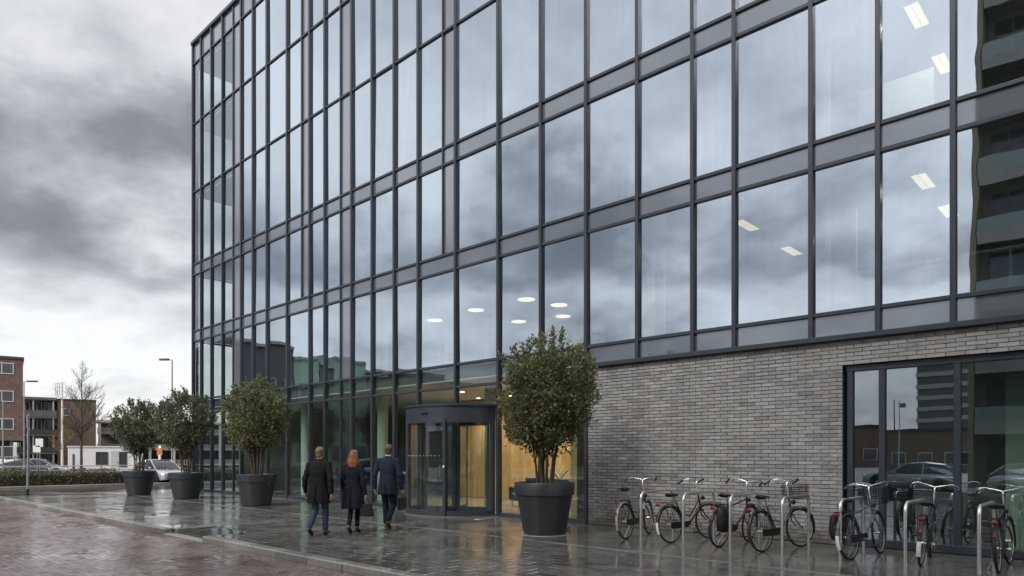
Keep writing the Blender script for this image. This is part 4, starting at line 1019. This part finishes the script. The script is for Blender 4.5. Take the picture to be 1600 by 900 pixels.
# ================================================================== CARS
def car(label, loc, rz, col, hatch=True, group=None, glassy=(.02,.025,.03)):
    T = tag(empty('parked_car', loc, rz), label, 'car', group)
    paint = M('car_paint', col, .22, .25, .06, 6, **{'Coat Weight': 1.0, 'Coat Roughness': .05}); gl = M('car_glass', glassy, .05, 0, .1, 3, spec=.8)
    L = 4.2; st = [(-2.10,.42,.70,.66),(-2.05,.30,.86,.80),(-1.7,.24,.96,.865),(-.9,.22,.97,.885),(0,.22,.95,.89),(.75,.22,.93,.885),(1.2,.23,.88,.87),(1.75,.25,.78,.83),(2.02,.30,.66,.72),(2.10,.40,.56,.58)]
    rings = []
    for x, zb, zt, w in st:
        r_ = [(w*.90,zb),(w*.985,zb+.10),(w,zb+(zt-zb)*.55),(w*.975,zt-.08),(w*.90,zt-.01),(w*.5,zt+.02)]
        rings.append([Vector((x,y,z)) for y, z in r_]+[Vector((x,-y,z)) for y, z in r_[::-1]])
    mb = MB(); mb.loft([r_[::-1] for r_ in rings]); mb.build('body', paint, T, smooth=45)
    cab = [(-2.0,.93,.94,.78,.74),(-1.78,.93,1.20,.80,.66),(-1.45,.93,1.40,.81,.60),(-.6,.93,1.49,.82,.60),(.1,.92,1.46,.82,.60),(.55,.91,1.28,.81,.64),(1.12,.87,.90,.78,.74)]
    rings = []
    for x, zb, zt, w0, w1 in cab: rings.append([Vector(p) for p in ((x,w0,zb-.06),(x,w0,zb),(x,w1,zt-.02),(x,w1*.85,zt),(x,-w1*.85,zt),(x,-w1,zt-.02),(x,-w0,zb),(x,-w0,zb-.06))])
    mb = MB(); mb.loft([r_[::-1] for r_ in rings]); mb.build('windows', gl, T, smooth=40)
    mb = MB(); rr = []
    for x, zb, zt, w0, w1 in cab[2:5]: rr.append([Vector(p) for p in ((x,w1+.012,zt-.05),(x,w1*.9,zt+.012),(x,0,zt+.03),(x,-w1*.9,zt+.012),(x,-w1-.012,zt-.05),(x,0,zt-.03))])
    mb.loft([r_[::-1] for r_ in rr]); mb.build('roof', paint, T, smooth=40)
    for sy in (-1,1):
        for (xa,za,xb,zb_,wa,wb_) in ((.1,1.46,1.1,.90,.61,.77),(-.55,1.46,-.55,.93,.615,.82),(-1.45,1.38,-1.95,.95,.61,.78)):
            mb = MB(); mb.tube([(xa,sy*wa,za),(xb,sy*wb_,zb_)], .032, 6); mb.build('pillar', paint, T)
        mb = MB(); mb.bbox(.62,.80,sy*.87,sy*1.02,.93,1.06,.03); mb.build('mirror', paint, T)
        mb = MB(); mb.bbox(1.86,2.085,sy*.46,sy*.72,.58,.70,.03); mb.build('headlight', M_whitep, T)
        mb = MB(); mb.bbox(-2.10,-1.96,sy*.56,sy*.80,.66,.90,.03); mb.build('tail_light', M_red, T)
        for x in (-1.28,1.28):
            mb = MB(); q = Matrix.Rotation(R(90),3,'X')
            mb.lathe([(.18,-.10),(.30,-.10),(.325,-.07),(.325,.07),(.30,.10),(.18,.10)], 28, mat=q); w = mb.build('wheel', M_rubber, T, smooth=40, loc=(x,sy*.80,.325))
            mb = MB(); mb.lathe([(.0,-.085),(.05,-.105),(.19,-.095),(.20,-.06),(.20,.06),(.19,.095),(.05,.105),(.0,.085)], 14, mat=q); mb.build('rim', M_galv, w)
            mb = MB(); mb.torus((x,sy*.845,.335), .36, .045, 'y', 20, 6, a0=0, a1=math.pi); mb.build('wheel_arch', M_black, T)
    mb = MB(); mb.bbox(2.03,2.13,-.55,.55,.30,.46,.03); mb.bbox(-2.14,-2.03,-.62,.62,.33,.50,.03); mb.build('bumper', M_black, T)
    mb = MB(); mb.box(2.132,2.14,-.26,.26,.38,.49); mb.build('number_plate', M('plate', (.75,.55,.05), .5), T)
    return T
p = gpt(240, 756, -.12); car('silver hatchback on the street behind the narrow potted tree', (p.x+.1, p.y+.6, -.12), R(-38), (.42,.45,.50))
RC = ROT
for i, (s, n, a, c, lb) in enumerate([(27.6,13.5,90,(.30,.36,.42),'grey-blue car parked beyond the kerb, mirrored low in the glass front'), (27.4,19.5,90,(.55,.57,.58),'white-grey car parked further down the side street'),
        (-1.0,25.4,0,(.30,.31,.32),'grey car parked across the road, mirrored in the plinth window'), (-6.6,25.4,180,(.42,.43,.44),'silver car parked across the road by the balcony flats'), (5.0,25.4,0,(.20,.05,.05),'dark red car parked across the road')]):
    z = -.12
    q = W(s, n, z); car(lb, q, ROT+R(a), c, group='cars parked round the corner')
for i, (px, Z, c, a, lb) in enumerate([(64,58,(.40,.42,.50),80,'pale grey car parked behind the hedge near the white cabin'), (10,60,(.62,.60,.30),70,'yellow-white car parked behind the hedge below the brick flats'), (40,57,(.05,.05,.06),75,'black car parked behind the hedge beside the lamp post')]):
    q = at(px, Z, -.14); car(lb, q, R(a-60), c, group='cars parked behind the hedge')

# ================================================================== BACKGROUND
M_bk1 = M('red_brown_brick', (.20,.130,.110), .85, 0, .25, 3, .3, 30, .2); M_bk2 = M('brown_brick', (.225,.160,.122), .85, 0, .22, 2, .3, 30, .2)
M_cw = M('white_frame', (.72,.72,.70), .5, 0, .05, 3); M_bgl = M('far_window_glass', (.045,.055,.062), .06, 0, .2, .8, spec=.9, rvar=.02)
M_lrender = M('light_render', (.48,.47,.45), .8, 0, .1, 1); M_dk = M('dark_cladding', (.065,.065,.068), .6, 0, .15, 1.5)
M_gren = M('green_cladding', (.20,.34,.25), .6, 0, .12, 1); M_stone = M('stone_band', (.26,.255,.24), .8, 0, .12, 1.2)
def window(parent, x, z, w, h, y=0.0, bars=1, fr=.07, mat=None, gmat=None, name='window', out=-1):
    """frame standing proud of the wall at y (facing -y), glass set back inside it"""
    mb = MB(); y0 = y-.05; y1 = y+.02
    mb.box(x-w/2, x-w/2+fr, y0, y1, z, z+h); mb.box(x+w/2-fr, x+w/2, y0, y1, z, z+h); mb.box(x-w/2+fr, x+w/2-fr, y0, y1, z, z+fr); mb.box(x-w/2+fr, x+w/2-fr, y0, y1, z+h-fr, z+h)
    for b in range(bars): q = x-w/2+w*(b+1)/(bars+1); mb.box(q-fr/2, q+fr/2, y0+.005, y1, z+fr, z+h-fr)
    o = mb.build(name, mat or M_cw, parent)
    mb = MB(); mb.box(x-w/2+fr*.5, x+w/2-fr*.5, y-.012, y+.01, z+fr*.5, z+h-fr*.5); mb.build('glass', gmat or M_bgl, o); return o
# red-brown brick flats at the edge of the frame
Z = 70.0; pr = at(36, Z); bl = tag(empty('brick_flats', (pr.x, pr.y, -.14), R(36.5)), 'red-brown brick block of flats with white windows beside the tall lamp post', 'building')
H = zpx(562, Z)+.14
mb = MB(); mb.box(-22,0,0,12,3.3,H); mb.box(-22,-.8,1.8,12,0,3.3); mb.build('wall', M_bk1, bl)
mb = MB(); mb.box(-22.1,.1,-.1,12.1,H,H+.25); mb.build('roof', M_dk, bl)
for k in range(4):
    for j in range(5):
        zw = H-1.55-k*2.82; window(bl, -1.75-j*3.3, zw, 1.95, 1.12, 0)
for j in range(4): mb = MB(); mb.box(-.8-j*5.5-.3,-.8-j*5.5,.3,.7,0,3.3); mb.build('pillar', M_stone, bl)
mb = MB(); mb.box(-7,-2.2,1.74,1.80,.3,2.7); mb.build('shop_front', M('blue_panel', (.05,.14,.30), .5), bl)
# balcony flats with a windowless brown gable
Z = 85.0; pr = at(150, Z); ab = tag(empty('balcony_flats', (pr.x, pr.y, -.14), R(32)), 'low brown flats with stacked balconies left of a blank brick gable', 'building')
H = zpx(627, Z)+.14
mb = MB(); mb.box(-4.0,0,0,10,0,H); mb.build('wall', M_bk2, ab)
mb = MB(); mb.box(-4.05,.05,-.06,10,H,H+.16); mb.build('roof', M_dk, ab)
window(ab, -3.1, H-1.9, .7, .9, 0, 0)
Hb = H+.25
mb = MB(); mb.box(-7.9,-4.02,1.4,10,0,Hb-.3); mb.build('wall', M_dk, ab)
mb = MB(); mb.box(-8.1,-4.05,-.3,10,Hb-.3,Hb); mb.build('roof', M_stone, ab)
for k in range(4):
    z0 = k*2.15
    mb = MB(); mb.box(-8.0,-4.06,-.2,1.4,z0+1.95,z0+2.12); o = mb.build('balcony', M_stone, ab)
    if k:
        mb = MB(); mb.box(-8.0,-4.07,-.2,-.15,z0,z0+.62 if k<3 else z0+.75); mb.build('parapet', M('balcony_front', (.13,.12,.115), .7) if k<3 else M_stone, o)
    for j in range(3): window(ab, -7.3+j*1.2, z0+.15, 1.0, 1.7, 1.4, 1)
for j in (-7.9,-6.4,-4.4): mb = MB(); mb.box(j-.08,j+.08,-.15,.0,0,Hb-.3); mb.build('post', M_cw, ab)
# pale open-deck building behind the first potted tree
Z = 95.0; pr = at(152, Z); gb = tag(empty('parking_deck', (pr.x, pr.y, -.14), R(28)), 'pale open-deck building with posts and a glazed roof structure, behind the white cabin', 'building')
H = zpx(657, Z)+.14
for k in range(3):
    z0 = .3+k*2.25
    mb = MB(); mb.box(0,24,0,8,z0,z0+.35); mb.build('deck', M_stone, gb); mb = MB(); mb.box(0,24,.05,.15,z0+.35,z0+.9); mb.build('parapet', M('deck_panel', (.20,.18,.16), .7), gb)
for j in range(8): mb = MB(); mb.box(.1+j*3.1,.45+j*3.1,-.15,.2,0,H); mb.build('post', M_lrender, gb)
mb = MB(); mb.box(-.2,24.2,-.3,8.2,H-.25,H+.1); mb.build('roof', M_lrender, gb)
mb = MB(); mb.box(0,24,4,8,0,H-.25); mb.build('rear_wall', M('dark_deck_wall', (.12,.10,.085), .8), gb)  # rear wall of the decks in one plain dark brown
mb = MB()
for a, b in (((.3,1,H),(2.2,1,H+1.6)),((2.2,1,H+1.6),(9,1,H+1.8)),((3.4,1,H),(3.4,1,H+1.65)),((.3,1,H),(3.4,1,H+.1)),((6.5,1,H),(6.5,1,H+1.7))): mb.tube([a,b], .07, 6)
mb.build('roof_frame', M_galv, gb)
# white cabin
Z = 60.0; pr = at(106, Z); cb = tag(empty('site_cabin', (pr.x, pr.y, -.14), R(22)), 'long white site cabin with dark windows behind the clipped hedge', 'cabin')
mb = MB(); mb.bbox(0,5.7,0,2.6,.25,2.50,.03); mb.build('wall', M('cabin_white', (.70,.70,.69), .5, 0, .06, 2), cb)
mb = MB(); mb.bbox(-.06,5.76,-.06,2.66,2.46,2.62,.03); mb.build('roof', M_lrender, cb)
window(cb, 2.6, .95, .95, 1.15, 0, 1, .06, M_dk); window(cb, 4.25, .75, .62, 1.35, 0, 0, .05, M_dk)
mb = MB(); mb.bbox(3.3,3.95,-.03,.03,.3,2.2,.01); o = mb.build('door', M_lrender, cb); mb = MB(); mb.bbox(3.80,3.86,-.08,-.03,1.1,1.2,.01); mb.build('handle', M_black, o)
mb = MB(); mb.bbox(.35,.5,-.05,.0,.4,1.9,.01); mb.build('sign_board', M_dk, cb)
for x in (.2,2.8,5.4): mb = MB(); mb.box(x-.12,x+.12,.2,2.4,0,.25); mb.build('foot', M_stone, cb)
# scaffold and low plain buildings that close the view behind the planters
Z = 110.0; pr = at(195, Z); lb = tag(empty('office_row', (pr.x, pr.y, -.14), R(28)), 'low dark-glazed building seen between the two potted tree stems', 'building')
mb = MB(); mb.box(0,16,0,10,0,4.4); mb.build('wall', M_dk, lb)
for j in range(8): window(lb, 1.2+j*1.95, .6, 1.6, 3.0, 0, 1)
# tree trunks, bare winter trees
def bare_tree(label, loc, H, seed, mat, spread=.36, nb=26, r0=.11, twig=3):
    rg = random.Random(seed); T = tag(empty('bare_tree', loc), label, 'tree', 'bare winter trees')
    mb = MB(); pts = []; x = y = 0
    for k in range(9): t_ = k/8; pts.append((x, y, H*t_)); x += rg.gauss(0,.03); y += rg.gauss(0,.03)
    mb.tube(pts, [r0*(1-.92*k/8) for k in range(9)], 8); mb.build('trunk', M_bark, T, smooth=60)
    br = MB()
    def grow(p, d, L, r, lev):
        q = p; pts = [p]; n = 4
        for i in range(n):
            d = (d+Vector((rg.gauss(0,.12),rg.gauss(0,.12),.10))).normalized(); q = q+d*L/n; pts.append(q)
            if lev < twig:
                for _ in range(2 if lev else 1):
                    e = (d+Vector((rg.gauss(0,.6),rg.gauss(0,.6),rg.gauss(.1,.3)))).normalized(); grow(q, e, L*rg.uniform(.35,.55), r*.55, lev+1)
        br.tube(pts, [r*(1-.75*i/n) for i in range(n+1)], 4 if lev else 5, cap=False)
    for k in range(nb):
        t_ = .30+.66*k/nb; i = min(7, int(t_*8)); z = H*t_; a = rg.uniform(0,6.28); up = .5+.9*t_
        grow(Vector((pts[i][0],pts[i][1],z)), Vector((math.cos(a),math.sin(a),up)).normalized(), H*spread*(1.08-t_)*rg.uniform(.75,1.15), r0*.42*(1.1-t_), 1)
    stuff(br.build('crown', mat, T)); return T
M_twig = M('twig', (.085,.068,.055), .9, 0, .3, 10); M_ochre = M('ochre_twig', (.20,.15,.06), .9, 0, .3, 10)
q = at(127, 55, -.14); bare_tree('tall bare tree with an upright crown before the brown gable', q, 9.4, 4, M_twig, .34, 30, .12)
q = at(97, 62, -.14); bare_tree('low ochre-twigged bare tree beside the pale mast', q, 5.6, 8, M_ochre, .34, 26, .07)
# hedge and rail along the far side of the cross street
rg = np.random.default_rng(31)
hd = tag(empty('hedge', W(34.6,0), ROT), 'clipped low hedge turning from green to red-brown beyond the street', 'hedge')
mb = MB(); mb.bbox(-.45,.45,-14,14,-.1,.62,.1); mb.build('stems', M('hedge_core', (.03,.035,.018), .95, 0, .4, 8, .8, 20), hd)
N = 26000; c = np.stack([rg.uniform(-.62,.62,N), rg.uniform(-14.1,14.1,N), rg.uniform(-.02,.80,N)], 1)
c[:,2] += .10*np.sin(c[:,1]*1.7)+.06*np.sin(c[:,1]*4.1+1)
V, Fq = leaves(c, .11, rg, None, .55); g = NT('hedge_leaf'); geo = g.new('ShaderNodeNewGeometry'); nz = g.noise(geo.outputs['Position'], .34, 2, .5)
col = g.mix(geo.outputs['Random Per Island'], (.035,.055,.016), (.11,.14,.04)); col2 = g.mix(geo.outputs['Random Per Island'], (.07,.040,.026), (.17,.10,.06)); col = g.mix(g.rng(nz,.40,.50,0,1), col, col2)
stuff(npmesh('foliage', V, Fq, g.end(g.bsdf(col, .55)), hd))
fr = tag(empty('guard_rail', W(36.2,0), ROT), 'pale horizontal guard rail running behind the hedge', 'railing')
for z in (.78,1.02): mb = MB(); mb.tube([(0,-16,z),(0,16,z)], .035, 6); mb.build('rail', M_lrender, fr)
for k in range(13): mb = MB(); mb.tube([(0,-15.5+k*2.6,-.1),(0,-15.5+k*2.6,1.06)], .035, 6); mb.build('post', M_lrender, fr)
# ---- poles
def lamp_post(label, loc, H, arm, rz, r=.065):
    T = tag(empty('street_lamp', loc, rz), label, 'street lamp')
    mb = MB(); mb.tube([(0,0,0),(0,0,1.0),(0,0,1.02),(0,0,H)], [r*1.35,r*1.35,r,r*.6], 10); mb.build('pole', M_galv, T, smooth=40)
    mb = MB(); mb.tube([(0,0,H-.03),(arm*.4,0,H+.04)], .028, 6); mb.build('arm', M_galv, T)
    mb = MB(); mb.loft([[Vector((x,y*w,H+z)) for y, z in ((-1,-.02),(-.6,.07),(.6,.07),(1,-.02),(.5,-.05),(-.5,-.05))] for x, w in ((arm*.3,.08),(arm*.5,.16),(arm*1.1,.18),(arm*1.35,.09))]); mb.build('lamp_head', M_dk, T)
    return T
lamp_post('dark street lamp rising behind the potted trees, head over the street', at(269, 45, -.12), zpx(562,45)+.12, .62, math.pi)
lamp_post('pale street lamp beside the red-brown brick flats', at(37.5, 52, -.12), zpx(596,52)+.12, .75, 0.0)
lamp_post('grey lamp pole before the red-brown brick flats', at(4.5, 48, -.12), zpx(628,48)+.12, .3, math.pi)
q = at(97, 62, -.14); T = tag(empty('banner_mast', q), 'pale tall mast with a square wire sign at its top', 'mast')
hm_ = zpx(597,62)+.14; mb = MB(); mb.tube([(0,0,0),(0,0,hm_)], [.11,.07], 8); mb.build('pole', M_cw, T, smooth=40)
mb = MB()
for t_ in np.linspace(0,1,4): mb.tube([(-.58+.5*t_,0,hm_-1.15),(-.58+.5*t_,0,hm_-.1)], .025, 5); mb.tube([(-.58,0,hm_-1.15+t_*1.05),(-.05,0,hm_-1.15+t_*1.05)], .025, 5)
mb.build('wire_sign', M_galv, T)
p = gpt(43, 774); T = tag(empty('sign_post', (p.x,p.y,0)), 'leaning galvanised sign post with edge-on plates at the pavement corner', 'sign post')
mb = MB(); mb.tube([(0,0,.002),(-.0,0,.45),(.05,0,3.35)], [.045,.042,.038], 10); mb.build('pole', M_galv, T, smooth=40)
mb = MB(); mb.tube([(0,0,.002),(0,0,.26)], .055, 10); mb.build('foot', M_black, T, smooth=40)
for z, w, h in ((2.75,.30,.5),(2.1,.22,.45)):
    mb = MB(); a = Vector((-.16,.28,0)).normalized()
    mb.add([Vector((.03,-.04,z))+a*u*w+Vector((dx,0,v*h)) for dx in (0,.02) for u, v in ((-1,0),(1,0),(1,1),(-1,1))], [(0,1,2,3),(7,6,5,4),(0,4,5,1),(1,5,6,2),(2,6,7,3),(3,7,4,0)]); mb.build('sign_plate', M_lrender, T)
for i, (px, Z) in enumerate(((58,50),(62,50))):
    q = at(px, Z, -.14); T = tag(empty('parking_sign', q), ('lower white parking sign on a thin post before the balcony flats','taller white parking sign on a thin post before the balcony flats')[i], 'sign', 'parking signs before the flats')
    mb = MB(); mb.tube([(0,0,0),(0,0,3.1 if i else 2.6)], .035, 8); mb.build('pole', M_galv, T)
    mb = MB(); mb.bbox(-.28,.28,-.05,-.03,2.0+.4*i,2.5+.5*i,.008); mb.build('sign_plate', M_cw, T)
# orange cones and a beacon by the works behind the planters
M_or = M('cone_orange', (.50,.17,.06), .6)
cone = MB(); cone.bbox(-.2,.2,-.2,.2,0,.04,.01); cone.lathe([(.15,.04),(.03,.72),(.0,.72)], 16); cm_ = cone.mesh('cone'); cm_.materials.append(M_or)
bandm = MB(); bandm.lathe([(.115,.25),(.085,.40)], 16); bmh = bandm.mesh('band'); bmh.materials.append(M_cw)
for px, Z in ((256,46),(262,46.5),(247,52),(275,47)):
    q = at(px, Z, -.12); T = tag(empty('traffic_cone', q), 'orange traffic cone on the street behind the planters', 'cone', 'traffic cones behind the planters'); mkobj('body', cm_, None, T); mkobj('band', bmh, None, T)
q = at(249.5, 50, -.12); T = tag(empty('works_sign', q), 'orange roadworks board on a white stand between the potted trees', 'sign')
mb = MB(); mb.bbox(-.20,.20,-.03,.03,1.75,2.30,.02); mb.build('board', M_or, T)
mb = MB(); mb.bbox(-.09,.09,-.05,.05,.0,1.8,.02); mb.build('stand', M_cw, T)
mb = MB(); mb.ell((0,0,2.38), (.07,.07,.08)); mb.build('beacon', emit('beacon', (1,.75,.45), 1.4), T, smooth=180)

# ================================================================== ACROSS THE ROAD (what the glass mirrors)
A_ = tag(empty('balcony_block', W(-3.0,29.8), ROT), 'dark tall balcony block across the road, mirrored in the right-hand glass', 'building')
NF = 9; FH = 3.2
mb = MB(); mb.box(-40,-.25,1.6,16,0,NF*FH); mb.build('wall', M('olive_grey_cladding', (.20,.20,.175), .7), A_)
mb = MB(); mb.box(-40.2,.0,-.1,16.2,NF*FH,NF*FH+.5); mb.build('roof', M_stone, A_)
mb = MB(); mb.box(-.25,0,.0,16,0,NF*FH); mb.build('end_wall', M('ochre_edge', (.22,.19,.13), .7), A_)
for k in range(NF):
    z0 = k*FH
    if k:
        mb = MB(); mb.box(-40,-.3,.0,1.6,z0-.12,z0+.12); o = mb.build('balcony', M_stone, A_)
        mb = MB(); mb.box(-40,-.3,-.06,.0,z0-.35,z0+.30); mb.build('fascia', M_stone, o)
        mb = MB(); mb.box(-40,-.3,.02,.05,z0+.30,z0+1.05); mb.build('glass_rail', M('rail_glass', (.20,.25,.23), .1, 0, .1, 1, spec=.8), o)
    for j in range(12): window(A_, -1.9-j*3.2, z0+.25, 2.7, 2.5, 1.6, 2, .08, M('dark_sash', (.14,.13,.10), .5) if not (k or j) else bpy.data.materials['dark_sash'])
# far tower
def mirror_at(px, Z):                            # a virtual image at depth Z behind the glass, folded back to where the thing stands
    v = at(px, Z); s, n = SN(v.x, v.y); return s, -n
s_, n_ = mirror_at(1425, 170); TW = tag(empty('tower_block', W(s_, n_), ROT), 'distant pale tower block with ribbon balconies, mirrored in the plinth window', 'building')
mb = MB(); mb.box(-26,0,1.2,16,0,34); mb.build('wall', M('tower_grey', (.24,.25,.26), .5), TW)
for k in range(1,12): mb = MB(); mb.box(-26,0,0,1.2,k*2.8-.5,k*2.8+.5); mb.build('balcony', M_lrender, TW)
for k in range(11):
    mb = MB(); mb.box(-25.5,-.4,1.1,1.19,k*2.8+.6,k*2.8+2.2); mb.build('window', M_bgl, TW)
# side-street row with the green fronts
RW = tag(empty('green_terrace', W(57,0), ROT), 'long dark terrace with green panels down the side street, mirrored low in the glass', 'building')
x0 = 0
segs = [(17,24,13.0,M_dk),(24,27.5,12.0,M_gren),(27.5,29,11.5,M_dk),(29,33.5,12.6,M_gren),(33.5,45,11.6,M_dk),(45,58,11.0,M_bk2),(58,80,10.6,M_dk)]
for n0, n1, h, m in segs:
    mb = MB(); mb.box(0,14,n0+.02,n1-.02,-.14,h); mb.build('wall', m, RW)
    mb = MB(); mb.box(-.2,14.2,n0+.04,n1-.04,h,h+.3); mb.build('roof', M_stone, RW)
    for k in range(3):
        y = n0+1.2
        while y < n1-.8:
            mb = MB(); z = .9+k*3.4
            mb.box(-.06,.02,y-.7,y+.7,z,z+1.8); o = mb.build('window', M_stone, RW); mb = MB(); mb.box(-.075,-.05,y-.6,y+.6,z+.1,z+1.7); mb.build('glass', M_bgl, o); y += 2.4
for k in range(3):
    for j in range(5):
        mb = MB(); z = .9+k*4.0; mb.box(.6+j*2.7,2.9+j*2.7,16.94,17.03,z,z+2.6); o = mb.build('window', M_dk, RW); mb = MB(); mb.box(.72+j*2.7,2.78+j*2.7,16.92,16.95,z+.12,z+2.48); mb.build('glass', M_bgl, o)
# brown planting and low houses opposite, and flagpoles
s0_, n0_ = mirror_at(1330, 95); HW = tag(empty('low_brick_row', W(s0_+24, n0_), ROT), 'low long brown brick row far across the road', 'building')
mb = MB(); mb.box(-62,0,0,9,-.14,5.2); mb.build('wall', M_bk2, HW); mb = MB(); mb.box(-62.2,.2,-.2,9.2,5.2,5.5); mb.build('roof', M_dk, HW)
for j in range(20): mb = MB(); mb.box(-3.1*j-2.4,-3.1*j-.6,-.06,.02,.8,2.4); o = mb.build('window', M_cw, HW); mb = MB(); mb.box(-3.1*j-2.3,-3.1*j-.7,-.08,-.05,.9,2.3); mb.build('glass', M_bgl, o)
for px in (1389, 1397):
    s_, n_ = mirror_at(px, 80); T = tag(empty('flagpole', W(s_, n_, -.14), ROT), 'white flagpole flying a small pale flag far across the road' if px > 1390 else 'bare white flagpole without a flag far across the road', 'flagpole', 'flagpoles across the road')
    mb = MB(); mb.tube([(0,0,0),(0,0,8.6)], [.09,.05], 8); mb.build('pole', M_cw, T); (mb := MB()).bbox(-.75,-.06,-.01,.01,7.75,8.25,.005) if px > 1390 else mb.box(-.05,.05,-.05,.05,8.55,8.66); mb.build('flag' if px > 1390 else 'finial', M_stone, T)
for i, (s_, n_, h) in enumerate(((10.5,27.5,6.0),(18.0,28.5,6.8),(40,22,7.5),(41.5,12,7.0))):
    bare_tree(('small bare tree across the road opposite the revolving door','bare tree across the road near the street corner','bare tree before the green-panelled terrace','bare tree at the end of the hedge down the side street')[i], W(s_, n_, 0), h, 40+i, M_twig, .36, 20, .10, 2)

rg = np.random.default_rng(77); N = 90
c = np.stack([rg.uniform(-9,14,N), np.abs(rg.normal(0,2.2,N))+.1, np.full(N,.004)], 1); c = c[c[:,1] < 7]
V, Fq = leaves(c, .07, rg, None, .6); V[:,2] = .003+np.abs(V[:,2]-.004)*.12
o = stuff(npmesh('fallen_leaves', V, Fq, M('fallen_leaf', (.20,.14,.06), .5, 0, .3, 4, island=.4), None, W(0,0), ROT)); tag(o, 'small fallen leaves scattered on the wet paving', 'leaves')
